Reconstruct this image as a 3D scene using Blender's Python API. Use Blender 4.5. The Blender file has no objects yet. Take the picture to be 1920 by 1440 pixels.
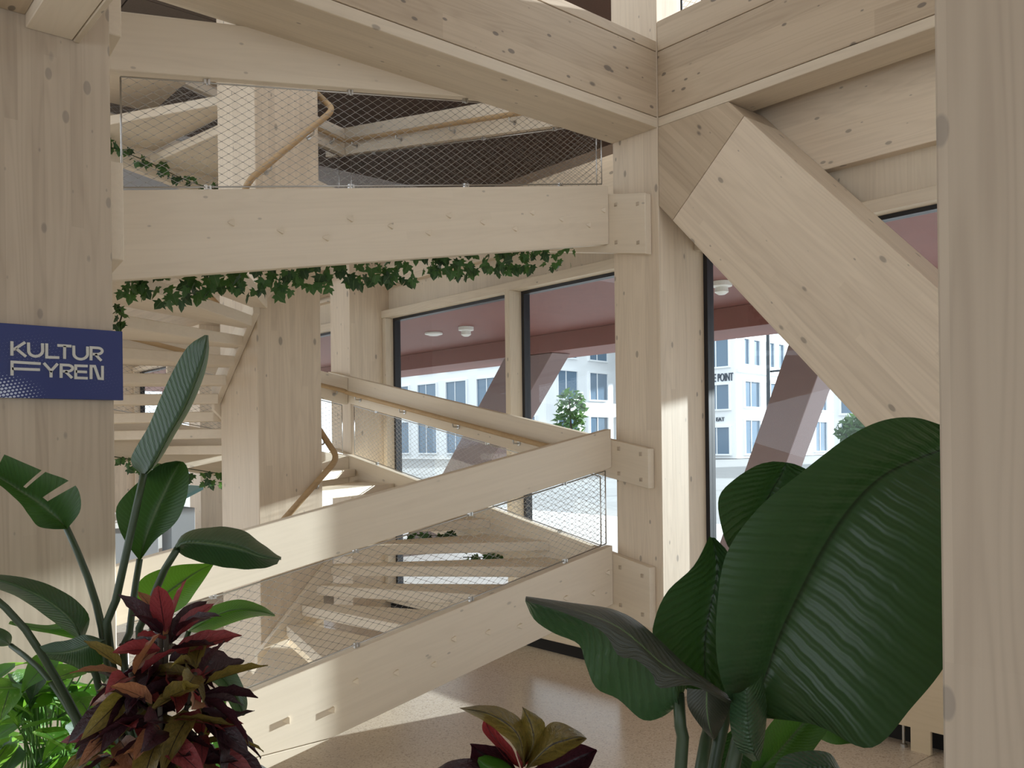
import bpy, bmesh, math, random
from mathutils import Vector, Matrix

# ------------------------------------------------------------------ camera, sky, sun, exposure
scn = bpy.context.scene
C = scn.collection
# world axes: X = v (across to the glazed facade), Y = u (along the facade, away to the left), Z up
FPX, CX, CY = 1632.0, 960.0, 830.0
ROLL = math.radians(0.7)
CAM = Vector((0, 0, 1.6))
FWD = Vector((0.6535, 0.7569, 0)).normalized()
RGT0 = Vector((FWD.y, -FWD.x, 0))
UPV = Vector((0, 0, 1))
RGT = RGT0 * math.cos(ROLL) - UPV * math.sin(ROLL)
CUP = UPV * math.cos(ROLL) + RGT0 * math.sin(ROLL)
cam_d = bpy.data.cameras.new('camera')
cam = bpy.data.objects.new('camera', cam_d)
C.objects.link(cam)
cam.matrix_world = Matrix(((RGT.x, CUP.x, -FWD.x, CAM.x), (RGT.y, CUP.y, -FWD.y, CAM.y),
                           (RGT.z, CUP.z, -FWD.z, CAM.z), (0, 0, 0, 1)))
cam_d.sensor_width = 36
cam_d.lens = FPX / 1920 * 36
cam_d.shift_y = (CY - 720) / 1920
cam_d.clip_start = 0.05
cam_d.clip_end = 400
scn.camera = cam

world = bpy.data.worlds.new('sky'); scn.world = world
world.use_nodes = True
bg = world.node_tree.nodes['Background']
bg.inputs[0].default_value = (0.84, 0.92, 1.0, 1)
bg.inputs[1].default_value = 1.75

sun_d = bpy.data.lights.new('sun', 'SUN')
sun = bpy.data.objects.new('sun', sun_d); C.objects.link(sun)
sun_d.energy = 11.0
sun_d.color = (0.90, 0.96, 1.0)
sun_d.angle = math.radians(0.75)
SUN_TRAVEL = Vector((-1.0, 0.17, -0.2)).normalized()
sun.rotation_euler = SUN_TRAVEL.to_track_quat('-Z', 'Y').to_euler()
sun.location = (20, -4, 8)

vs = scn.view_settings
vs.view_transform = 'Standard'; vs.look = 'None'; vs.gamma = 1.0
vs.use_curve_mapping = False
vs.exposure = 0.27

# ------------------------------------------------------------------ helpers
random.seed(7)
def W(u, v, z): return Vector((v, u, z))
def PX(x, y, d):
    return CAM + d * (FWD + RGT * ((x - CX) / FPX) - CUP * ((y - CY) / FPX))
WM = {}
def link(name, data, M, parent=None):
    o = bpy.data.objects.new(name, data); C.objects.link(o)
    WM[o.name] = M
    if parent is not None:
        o.parent = parent
        o.matrix_basis = WM[parent.name].inverted() @ M
    else:
        o.matrix_basis = M
    return o
def tag(o, label, cat, group=None):
    o['label'] = label; o['category'] = cat
    if group: o['group'] = group
    return o
def thing(name, loc, label, cat, group=None):
    return tag(link(name, None, Matrix.Translation(loc)), label, cat, group)
def struct(o):
    o['kind'] = 'structure'; return o
def stuff(o):
    o['kind'] = 'stuff'; return o
def frame(gx, hint):
    x = Vector(gx).normalized(); h = Vector(hint)
    y = h - x * h.dot(x)
    if y.length < 1e-4 * max(h.length, 1e-6):
        h = Vector((0, 1, 0)) if abs(x.y) < 0.9 else Vector((1, 0, 0)); y = h - x * h.dot(x)
    y.normalize()
    return x, y, x.cross(y)
def mesh_from(name, verts, faces, mat, M=None, parent=None, smooth=False, uvs=None, bevel=0):
    me = bpy.data.meshes.new(name)
    me.from_pydata(verts, [], faces)
    if bevel:
        bm = bmesh.new(); bm.from_mesh(me)
        bmesh.ops.recalc_face_normals(bm, faces=bm.faces)
        bmesh.ops.bevel(bm, geom=list(bm.edges), offset=bevel, segments=1, affect='EDGES', clamp_overlap=True)
        bm.to_mesh(me); bm.free()
    me.materials.append(mat)
    if uvs:
        lay = me.uv_layers.new(name='UVMap')
        for l in me.loops:
            lay.data[l.index].uv = uvs[l.vertex_index]
    if smooth:
        for p in me.polygons: p.use_smooth = True
    me.update()
    return link(name, me, M or Matrix.Identity(4), parent)
def prism(name, poly, ext, mat, parent=None, grain=None, bevel=0.003):
    """poly: planar world points, extruded by ext; local X = grain"""
    poly = [Vector(p) for p in poly]; ext = Vector(ext)
    g = Vector(grain) if grain is not None else poly[1] - poly[0]
    x, y, z = frame(g, ext)
    c = sum(poly, Vector()) / len(poly) + ext * 0.5
    R = Matrix((x, y, z)).transposed().to_4x4(); M = Matrix.Translation(c) @ R
    Mi = M.inverted()
    n = len(poly)
    vs_ = [Mi @ p for p in poly] + [Mi @ (p + ext) for p in poly]
    fs = [tuple(range(n))[::-1], tuple(range(n, 2 * n))] + [(i, (i + 1) % n, n + (i + 1) % n, n + i) for i in range(n)]
    me_o = mesh_from(name, vs_, fs, mat, M, parent, bevel=bevel)
    if not bevel:
        bm = bmesh.new(); bm.from_mesh(me_o.data); bmesh.ops.recalc_face_normals(bm, faces=bm.faces)
        bm.to_mesh(me_o.data); bm.free()
    return me_o
GR = {'u': (0, 1, 0), 'v': (1, 0, 0), 'z': (0, 0, 1)}
def box(name, u0, u1, v0, v1, z0, z1, mat, parent=None, grain='z', bevel=0.003):
    poly = [W(u0, v0, z0), W(u1, v0, z0), W(u1, v1, z0), W(u0, v1, z0)]
    return prism(name, poly, (0, 0, z1 - z0), mat, parent, GR[grain] if isinstance(grain, str) else grain, bevel)
def tube_geo(pts, r, n=8, closed=False, V=None, F=None):
    V = [] if V is None else V; F = [] if F is None else F
    pts = [Vector(p) for p in pts]; m = len(pts)
    rad = r if isinstance(r, (list, tuple)) else [r] * m
    b = len(V); prev = None
    for i, p in enumerate(pts):
        t = (pts[min(i + 1, m - 1)] - pts[max(i - 1, 0)])
        t.normalize()
        ref = prev if prev is not None else (Vector((0, 0, 1)) if abs(t.z) < 0.9 else Vector((1, 0, 0)))
        a = ref - t * ref.dot(t); a.normalize(); prev = a
        c = t.cross(a)
        for k in range(n):
            th = 2 * math.pi * k / n
            V.append(p + (a * math.cos(th) + c * math.sin(th)) * rad[i])
    for i in range(m - 1):
        for k in range(n):
            F.append((b + i * n + k, b + i * n + (k + 1) % n, b + (i + 1) * n + (k + 1) % n, b + (i + 1) * n + k))
    F.append(tuple(b + k for k in range(n))[::-1]); F.append(tuple(b + (m - 1) * n + k for k in range(n)))
    return V, F
def tube(name, pts, r, mat, parent=None, n=8):
    c = Vector(pts[0]); V, F = tube_geo([Vector(p) - c for p in pts], r, n)
    return mesh_from(name, V, F, mat, Matrix.Translation(c), parent, smooth=True)
def catmull(pts, n):
    pts = [Vector(p) for p in pts]
    if len(pts) == 2: return [pts[0].lerp(pts[1], i / (n - 1)) for i in range(n)]
    L = [0]
    for a, b in zip(pts, pts[1:]): L.append(L[-1] + max((b - a).length, 1e-5))
    out = []
    for i in range(n):
        s = L[-1] * i / (n - 1)
        k = 0
        while k < len(pts) - 2 and s > L[k + 1]: k += 1
        t = (s - L[k]) / (L[k + 1] - L[k])
        p1, p2 = pts[k], pts[k + 1]
        p0 = pts[k - 1] if k else p1 * 2 - p2
        p3 = pts[k + 2] if k + 2 < len(pts) else p2 * 2 - p1
        out.append(0.5 * ((2 * p1) + (p2 - p0) * t + (2 * p0 - 5 * p1 + 4 * p2 - p3) * t * t + (3 * p1 - p0 - 3 * p2 + p3) * t ** 3))
    return out
def catmull_idx(pts, n):
    pts = [Vector(p) for p in pts]; m = len(pts); out = []
    for i in range(n):
        f = (m - 1) * i / (n - 1); k = min(int(f), m - 2); t = f - k
        p1, p2 = pts[k], pts[k + 1]
        p0 = pts[k - 1] if k else p1 * 2 - p2
        p3 = pts[k + 2] if k + 2 < m else p2 * 2 - p1
        out.append(0.5 * ((2 * p1) + (p2 - p0) * t + (2 * p0 - 5 * p1 + 4 * p2 - p3) * t * t + (3 * p1 - p0 - 3 * p2 + p3) * t ** 3))
    return out
def lathe(name, prof, loc, mat, parent=None, n=24, R=None):
    V, F = [], []
    for r, z in prof:
        for k in range(n):
            a = 2 * math.pi * k / n
            V.append(Vector((r * math.cos(a), r * math.sin(a), z)))
    for i in range(len(prof) - 1):
        for k in range(n):
            F.append((i * n + k, i * n + (k + 1) % n, (i + 1) * n + (k + 1) % n, (i + 1) * n + k))
    F.append(tuple(range(n))[::-1]); F.append(tuple((len(prof) - 1) * n + k for k in range(n)))
    M = Matrix.Translation(loc)
    if R is not None: M = M @ R
    return mesh_from(name, V, F, mat, M, parent, smooth=False)
def share(o, M, parent=None, name=None):
    return link(name or o.name.split('.')[0], o.data, M, parent)

# ------------------------------------------------------------------ materials
def new_mat(name):
    m = bpy.data.materials.new(name); m.use_nodes = True
    nt = m.node_tree; b = nt.nodes['Principled BSDF']
    return m, nt, b
def nd(nt, t, **kw):
    n = nt.nodes.new(t)
    for k, v in kw.items(): setattr(n, k, v)
    return n
def mth(nt, op, a, b=None, c=None, clamp=False):
    n = nt.nodes.new('ShaderNodeMath'); n.operation = op; n.use_clamp = clamp
    for i, x in enumerate((a, b, c)):
        if x is None: continue
        if isinstance(x, (int, float)): n.inputs[i].default_value = x
        else: nt.links.new(x, n.inputs[i])
    return n.outputs[0]
def mixc(nt, f, a, b, mode='MIX'):
    n = nt.nodes.new('ShaderNodeMix'); n.data_type = 'RGBA'; n.blend_type = mode
    for sock, x in ((n.inputs[0], f), (n.inputs[6], a), (n.inputs[7], b)):
        if isinstance(x, (int, float)): sock.default_value = x
        elif isinstance(x, tuple): sock.default_value = (*x, 1) if len(x) == 3 else x
        else: nt.links.new(x, sock)
    return n.outputs[2]
def srgb(r, g, b):
    f = lambda c: (c / 255 / 12.92) if c <= 10 else ((c / 255 + 0.055) / 1.055) ** 2.4
    return (f(r), f(g), f(b))
def plain(name, col, rough=0.5, metal=0.0, spec=0.5, noise=0.0, nscale=20):
    m, nt, b = new_mat(name)
    b.inputs['Roughness'].default_value = rough; b.inputs['Metallic'].default_value = metal
    b.inputs['Specular IOR Level'].default_value = spec
    if noise:
        tc = nd(nt, 'ShaderNodeTexCoord'); nz = nd(nt, 'ShaderNodeTexNoise')
        nz.inputs['Scale'].default_value = nscale; nz.inputs['Detail'].default_value = 4
        nt.links.new(tc.outputs['Object'], nz.inputs['Vector'])
        f = mth(nt, 'MULTIPLY_ADD', nz.outputs[0], 2 * noise, 1 - noise)
        hsv = nd(nt, 'ShaderNodeHueSaturation'); hsv.inputs['Color'].default_value = (*col, 1)
        nt.links.new(f, hsv.inputs['Value']); nt.links.new(hsv.outputs[0], b.inputs['Base Color'])
    else:
        b.inputs['Base Color'].default_value = (*col, 1)
    return m
def wood(name, base, dark, knot, kd=0.55, lam=(0.12, 0.042), lamc=0.09, grainc=0.13, rough=0.55, kcol=None, kr=1.0):
    m, nt, b = new_mat(name); L = nt.links.new
    tc = nd(nt, 'ShaderNodeTexCoord'); oi = nd(nt, 'ShaderNodeObjectInfo')
    off = nd(nt, 'ShaderNodeVectorMath', operation='MULTIPLY_ADD')
    cmb = nd(nt, 'ShaderNodeCombineXYZ')
    for i in range(3): L(oi.outputs['Random'], cmb.inputs[i])
    L(cmb.outputs[0], off.inputs[0]); off.inputs[1].default_value = (53, 0, 0)
    L(tc.outputs['Object'], off.inputs[2])
    P = off.outputs[0]
    def scaled(s):
        n = nd(nt, 'ShaderNodeVectorMath', operation='MULTIPLY'); L(P, n.inputs[0]); n.inputs[1].default_value = s
        return n.outputs[0]
    sep = nd(nt, 'ShaderNodeSeparateXYZ'); L(P, sep.inputs[0])
    iy = mth(nt, 'FLOOR', mth(nt, 'DIVIDE', mth(nt, 'ADD', sep.outputs[1], 7.03), lam[0]))
    iz = mth(nt, 'FLOOR', mth(nt, 'DIVIDE', mth(nt, 'ADD', sep.outputs[2], 7.013), lam[1]))
    # boards in a lamella are finger-jointed at staggered lengths
    ix = mth(nt, 'FLOOR', mth(nt, 'ADD', mth(nt, 'DIVIDE', sep.outputs[0], 2.3), mth(nt, 'MULTIPLY', iz, 0.37)))
    c3 = nd(nt, 'ShaderNodeCombineXYZ'); L(ix, c3.inputs[0]); L(iy, c3.inputs[1]); L(iz, c3.inputs[2])
    wn = nd(nt, 'ShaderNodeTexWhiteNoise', noise_dimensions='3D'); L(c3.outputs[0], wn.inputs['Vector'])
    n1 = nd(nt, 'ShaderNodeTexNoise'); L(scaled((1.6, 60, 60)), n1.inputs['Vector'])
    n1.inputs['Scale'].default_value = 1; n1.inputs['Detail'].default_value = 3
    n2 = nd(nt, 'ShaderNodeTexNoise'); L(scaled((0.5, 7, 7)), n2.inputs['Vector'])
    n2.inputs['Scale'].default_value = 1; n2.inputs['Detail'].default_value = 2
    rings = mth(nt, 'SINE', mth(nt, 'MULTIPLY', n2.outputs[0], 95))
    rings = mth(nt, 'POWER', mth(nt, 'MULTIPLY_ADD', rings, 0.5, 0.5), 2.0)
    vo = nd(nt, 'ShaderNodeTexVoronoi'); L(scaled((3.6, 7.5, 7.5)), vo.inputs['Vector'])
    vo.inputs['Scale'].default_value = 1.0
    sc = nd(nt, 'ShaderNodeSeparateColor'); L(vo.outputs['Color'], sc.inputs[0])
    pres = mth(nt, 'GREATER_THAN', sc.outputs[0], 1 - kd)
    rad = mth(nt, 'MULTIPLY_ADD', sc.outputs[1], 0.085 * kr, 0.03 * kr)
    km = mth(nt, 'MULTIPLY', mth(nt, 'MULTIPLY', mth(nt, 'SUBTRACT', rad, vo.outputs['Distance']), 28, clamp=True), pres)
    halo = mth(nt, 'MULTIPLY', mth(nt, 'MULTIPLY', mth(nt, 'SUBTRACT', mth(nt, 'MULTIPLY', rad, 2.6), vo.outputs['Distance']), 5, clamp=True), pres)
    v2 = nd(nt, 'ShaderNodeTexVoronoi'); L(scaled((8, 16, 16)), v2.inputs['Vector']); v2.inputs['Scale'].default_value = 1.0
    s2 = nd(nt, 'ShaderNodeSeparateColor'); L(v2.outputs['Color'], s2.inputs[0])
    r2_ = mth(nt, 'MULTIPLY_ADD', s2.outputs[1], 0.12 * kr, 0.05 * kr)
    k2 = mth(nt, 'MULTIPLY', mth(nt, 'MULTIPLY', mth(nt, 'SUBTRACT', r2_, v2.outputs['Distance']), 22, clamp=True), mth(nt, 'GREATER_THAN', s2.outputs[0], 1 - kd * 0.8))
    km = mth(nt, 'MAXIMUM', km, k2)
    t = mth(nt, 'MULTIPLY_ADD', n1.outputs[0], grainc * 2, -grainc)
    t = mth(nt, 'ADD', t, mth(nt, 'MULTIPLY', rings, -grainc * 0.75))
    t = mth(nt, 'ADD', t, mth(nt, 'MULTIPLY_ADD', wn.outputs[0], lamc * 2, -lamc))
    t = mth(nt, 'SUBTRACT', t, mth(nt, 'MULTIPLY', halo, 0.06))
    f = mth(nt, 'MULTIPLY_ADD', t, -2.2, 0.22, clamp=True)
    col = mixc(nt, f, base, dark)
    col = mixc(nt, mth(nt, 'MULTIPLY', km, knot), col, kcol or (0.10, 0.085, 0.075))
    L(col, b.inputs['Base Color'])
    b.inputs['Roughness'].default_value = rough
    b.inputs['Specular IOR Level'].default_value = 0.3
    bp = nd(nt, 'ShaderNodeBump'); bp.inputs['Strength'].default_value = 0.12; bp.inputs['Distance'].default_value = 0.003
    L(n1.outputs[0], bp.inputs['Height']); L(bp.outputs[0], b.inputs['Normal'])
    return m
M_PALE = wood('pale_whitewashed_spruce', (0.78, 0.675, 0.54), (0.64, 0.545, 0.425), 0.35, kd=0.32, lamc=0.05, grainc=0.07)
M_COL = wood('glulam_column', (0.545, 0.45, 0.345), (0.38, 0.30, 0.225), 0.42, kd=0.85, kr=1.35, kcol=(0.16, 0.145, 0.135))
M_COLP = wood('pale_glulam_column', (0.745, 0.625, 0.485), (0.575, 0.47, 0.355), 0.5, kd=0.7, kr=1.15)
M_BEAM = wood('glulam_beam', (0.545, 0.435, 0.315), (0.38, 0.29, 0.20), 0.7, kd=0.9, kr=1.3, lamc=0.11)
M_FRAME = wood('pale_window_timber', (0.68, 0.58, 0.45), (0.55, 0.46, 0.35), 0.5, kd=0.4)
M_RAILW = wood('oak_handrail', (0.50, 0.34, 0.185), (0.38, 0.25, 0.13), 0.2, kd=0.1)
M_PLY = wood('birch_plywood', (0.66, 0.53, 0.36), (0.58, 0.46, 0.30), 0.2, kd=0.1, lamc=0.02)
M_STEEL = plain('brushed_steel', (0.55, 0.54, 0.52), 0.32, 1.0)
M_WIRE = plain('steel_wire', (0.34, 0.32, 0.29), 0.4, 0.8)
M_BLACK = plain('black_frame', (0.012, 0.013, 0.018), 0.4)
M_MAROON = plain('maroon_timber_cladding', srgb(120, 72, 66), 0.6, noise=0.10, nscale=8)
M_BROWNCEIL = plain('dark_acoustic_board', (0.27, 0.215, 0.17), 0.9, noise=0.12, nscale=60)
M_BROWNW = plain('brown_wall_board', (0.60, 0.44, 0.30), 0.9, noise=0.10, nscale=5)
M_JOINT = plain('dark_joint', (0.015, 0.013, 0.012), 0.9)
M_WHITE = plain('white_paint', (0.78, 0.77, 0.74), 0.6, noise=0.03)
M_LAMP = plain('lamp_housing', (0.75, 0.76, 0.74), 0.4)
M_WHITEB = plain('white_render', (0.84, 0.85, 0.86), 0.7, noise=0.03, nscale=0.6)
M_BLUEGL = plain('blue_grey_window_glass', (0.10, 0.17, 0.25), 0.15, 0.0, 0.8)
M_ASPH = plain('pale_asphalt', (0.30, 0.30, 0.30), 0.85, noise=0.15, nscale=2)
M_PAVE = plain('granite_paving', (0.62, 0.60, 0.58), 0.8, noise=0.15, nscale=6)
M_LEAN = plain('grey_mauve_steel', srgb(122, 100, 100), 0.45, noise=0.06, nscale=6)
M_POLE = plain('dark_pole', (0.03, 0.04, 0.05), 0.5)
M_SOIL = plain('potting_soil', (0.03, 0.02, 0.013), 0.95, noise=0.4, nscale=60)
M_TROUGH = plain('grey_planter', (0.17, 0.17, 0.165), 0.6, noise=0.06)
M_STEM = plain('green_petiole', (0.035, 0.06, 0.025), 0.45, noise=0.2, nscale=12)
M_PETI = plain('light_green_petiole', (0.10, 0.22, 0.04), 0.5)
M_VINE = plain('vine_stem', (0.04, 0.05, 0.02), 0.6)
M_BARK = plain('bark', (0.07, 0.055, 0.04), 0.9)
M_LETTER = plain('sign_letter', srgb(205, 203, 196), 0.5)
M_SIGNTXT = plain('dark_sign_letter', (0.05, 0.07, 0.10), 0.5)
M_TEAL = plain('teal_board', srgb(110, 150, 150), 0.5)
M_RED = plain('red_poster', srgb(170, 60, 66), 0.5)
M_GREY = plain('grey_counter', (0.30, 0.31, 0.32), 0.5)

def floor_mat():
    m, nt, b = new_mat('terrazzo'); L = nt.links.new
    tc = nd(nt, 'ShaderNodeTexCoord')
    v1 = nd(nt, 'ShaderNodeTexVoronoi'); v1.inputs['Scale'].default_value = 130; L(tc.outputs['Object'], v1.inputs['Vector'])
    s = nd(nt, 'ShaderNodeSeparateColor'); L(v1.outputs['Color'], s.inputs[0])
    dk = mth(nt, 'GREATER_THAN', s.outputs[0], 0.86); lt = mth(nt, 'LESS_THAN', s.outputs[0], 0.12)
    nz = nd(nt, 'ShaderNodeTexNoise'); nz.inputs['Scale'].default_value = 1.7; L(tc.outputs['Object'], nz.inputs['Vector'])
    base = mixc(nt, nz.outputs[0], (0.58, 0.49, 0.39), (0.64, 0.545, 0.44))
    col = mixc(nt, mth(nt, 'MULTIPLY', dk, 0.45), base, (0.30, 0.23, 0.18))
    col = mixc(nt, mth(nt, 'MULTIPLY', lt, 0.35), col, (0.8, 0.74, 0.66))
    L(col, b.inputs['Base Color']); b.inputs['Roughness'].default_value = 0.24
    return m
M_FLOOR = floor_mat()

def glass_mat():
    m = bpy.data.materials.new('window_glass'); m.use_nodes = True; nt = m.node_tree; nt.nodes.clear()
    out = nd(nt, 'ShaderNodeOutputMaterial'); mx = nd(nt, 'ShaderNodeMixShader')
    fr = nd(nt, 'ShaderNodeFresnel'); fr.inputs[0].default_value = 1.5
    tr = nd(nt, 'ShaderNodeBsdfTransparent'); tr.inputs[0].default_value = (0.93, 0.955, 0.95, 1)
    gl = nd(nt, 'ShaderNodeBsdfGlossy'); gl.inputs['Roughness'].default_value = 0.01
    geo = nd(nt, 'ShaderNodeNewGeometry')
    nt.links.new(mth(nt, 'MULTIPLY', fr.outputs[0], mth(nt, 'SUBTRACT', 1.0, geo.outputs['Backfacing']), clamp=True), mx.inputs[0]); nt.links.new(tr.outputs[0], mx.inputs[1]); nt.links.new(gl.outputs[0], mx.inputs[2])
    nt.links.new(mx.outputs[0], out.inputs[0])
    return m
M_GLASS = glass_mat()

def leaf_mat(name, col, col2, trans, rough=0.38, freq=34, slant=5, rib=(0.10, 0.16, 0.06), ribw=0.05, tfac=0.35, vein=0.35, bump=0.35, blotch=0.0, bcol=None, vcol=None, jit=1.6, fine=0.3, bd=0.004):
    m, nt, b = new_mat(name); L = nt.links.new
    uv = nd(nt, 'ShaderNodeUVMap'); sep = nd(nt, 'ShaderNodeSeparateXYZ'); L(uv.outputs[0], sep.inputs[0])
    a = mth(nt, 'MULTIPLY', mth(nt, 'ABSOLUTE', mth(nt, 'SUBTRACT', sep.outputs[1], 0.5)), 2)
    nz = nd(nt, 'ShaderNodeTexNoise'); nz.inputs['Scale'].default_value = 9; L(uv.outputs[0], nz.inputs['Vector'])
    ph = mth(nt, 'SUBTRACT', mth(nt, 'MULTIPLY', sep.outputs[0], freq), mth(nt, 'MULTIPLY', a, slant))
    ph = mth(nt, 'ADD', ph, mth(nt, 'MULTIPLY', nz.outputs[0], jit))
    s = mth(nt, 'MULTIPLY_ADD', mth(nt, 'SINE', mth(nt, 'MULTIPLY', ph, 6.2832)), 0.5, 0.5)
    s2 = mth(nt, 'MULTIPLY_ADD', mth(nt, 'SINE', mth(nt, 'MULTIPLY', ph, 6.2832 * 3.1)), 0.5, 0.5)
    sv = mth(nt, 'ADD', mth(nt, 'MULTIPLY', s, 1 - fine), mth(nt, 'MULTIPLY', s2, fine))
    c = mixc(nt, mth(nt, 'MULTIPLY', mth(nt, 'POWER', s, 6), vein), mixc(nt, nz.outputs[0], col, col2), vcol or tuple(min(1, x * 1.9) for x in col2))
    if blotch:
        n2 = nd(nt, 'ShaderNodeTexNoise'); n2.inputs['Scale'].default_value = 5; n2.inputs['Detail'].default_value = 3
        oi = nd(nt, 'ShaderNodeObjectInfo')
        tc2 = nd(nt, 'ShaderNodeVectorMath', operation='ADD'); cb = nd(nt, 'ShaderNodeCombineXYZ')
        L(mth(nt, 'MULTIPLY', oi.outputs['Random'], 40), cb.inputs[0]); L(uv.outputs[0], tc2.inputs[0]); L(cb.outputs[0], tc2.inputs[1]); L(tc2.outputs[0], n2.inputs['Vector'])
        bm_ = mth(nt, 'MULTIPLY', mth(nt, 'SUBTRACT', n2.outputs[0], 1 - blotch), 7, clamp=True)
        c = mixc(nt, bm_, c, bcol)
    rm = mth(nt, 'MULTIPLY', mth(nt, 'SUBTRACT', ribw, a), 40, clamp=True)
    c = mixc(nt, rm, c, rib)
    L(c, b.inputs['Base Color']); b.inputs['Roughness'].default_value = rough
    b.inputs['Specular IOR Level'].default_value = 0.45
    bp = nd(nt, 'ShaderNodeBump'); bp.inputs['Strength'].default_value = bump; bp.inputs['Distance'].default_value = bd
    L(sv, bp.inputs['Height']); L(bp.outputs[0], b.inputs['Normal'])
    tl = nd(nt, 'ShaderNodeBsdfTranslucent'); L(mixc(nt, rm, trans, rib), tl.inputs[0])
    mx = nd(nt, 'ShaderNodeMixShader'); mx.inputs[0].default_value = tfac
    out = nt.nodes['Material Output']
    L(b.outputs[0], mx.inputs[1]); L(tl.outputs[0], mx.inputs[2]); L(mx.outputs[0], out.inputs[0])
    return m
M_LEAF = leaf_mat('strelitzia_leaf', (0.022, 0.055, 0.022), (0.032, 0.075, 0.03), (0.10, 0.24, 0.03), tfac=0.22, jit=0.5, freq=26)
M_LEAFB = leaf_mat('banana_leaf', (0.028, 0.068, 0.03), (0.038, 0.085, 0.036), (0.08, 0.20, 0.03), freq=17, slant=-3.5, tfac=0.15, vein=0.12, rib=(0.02, 0.04, 0.015), ribw=0.03, bump=0.5, jit=0.7, fine=0.12, bd=0.005, rough=0.36)
M_LEAFH = leaf_mat('huge_paddle_leaf', (0.028, 0.068, 0.03), (0.038, 0.085, 0.036), (0.08, 0.20, 0.03), freq=26, slant=0.6, tfac=0.15, vein=0.10, rib=(0.02, 0.04, 0.015), ribw=0.03, bump=0.5, jit=0.45, fine=0.2, bd=0.005, rough=0.36)
M_LEAFD = leaf_mat('dark_leaf_underside', (0.03, 0.035, 0.024), (0.045, 0.05, 0.033), (0.05, 0.08, 0.02), freq=15, jit=0.5, tfac=0.1, vein=0.2)
M_LEAFM = leaf_mat('mid_green_leaf', (0.035, 0.10, 0.025), (0.045, 0.125, 0.03), (0.14, 0.34, 0.03), tfac=0.22)
M_LEAFG = leaf_mat('young_green_leaf', (0.045, 0.13, 0.025), (0.06, 0.17, 0.03), (0.22, 0.50, 0.04), tfac=0.45)
M_POTH = leaf_mat('pothos_leaf', (0.06, 0.17, 0.03), (0.09, 0.24, 0.04), (0.32, 0.62, 0.06), freq=9, tfac=0.5, vein=0.2, blotch=0.42, bcol=(0.55, 0.68, 0.25), bump=0.2)
M_IVY = leaf_mat('ivy_leaf', (0.025, 0.075, 0.02), (0.04, 0.11, 0.028), (0.12, 0.26, 0.04), freq=6, tfac=0.3, vein=0.2, rough=0.45)
M_IVYD = leaf_mat('dark_ivy_leaf', (0.015, 0.045, 0.015), (0.025, 0.06, 0.02), (0.06, 0.14, 0.03), freq=6, tfac=0.25, vein=0.2, rough=0.45)
CROT = [leaf_mat('croton_dark', (0.022, 0.010, 0.014), (0.04, 0.014, 0.02), (0.10, 0.02, 0.03), freq=9, slant=2, rib=(0.012, 0.006, 0.008), tfac=0.2, vein=0.25, blotch=0.38, bcol=(0.09, 0.03, 0.035), rough=0.33),
        leaf_mat('croton_red', (0.20, 0.035, 0.045), (0.27, 0.06, 0.06), (0.5, 0.06, 0.06), freq=9, slant=2, rib=(0.03, 0.008, 0.012), tfac=0.28, vein=0.5, vcol=(0.05, 0.012, 0.015), rough=0.33),
        leaf_mat('croton_olive', (0.13, 0.105, 0.025), (0.20, 0.14, 0.04), (0.42, 0.32, 0.05), freq=9, slant=2, rib=(0.02, 0.012, 0.008), tfac=0.25, vein=0.5, vcol=(0.03, 0.03, 0.012), blotch=0.45, bcol=(0.05, 0.045, 0.015), rough=0.33),
        leaf_mat('croton_orange', (0.27, 0.12, 0.06), (0.34, 0.16, 0.09), (0.55, 0.22, 0.08), freq=9, slant=2, rib=(0.03, 0.012, 0.01), tfac=0.28, vein=0.4, vcol=(0.10, 0.03, 0.02), blotch=0.4, bcol=(0.16, 0.05, 0.04), rough=0.33)]

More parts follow.
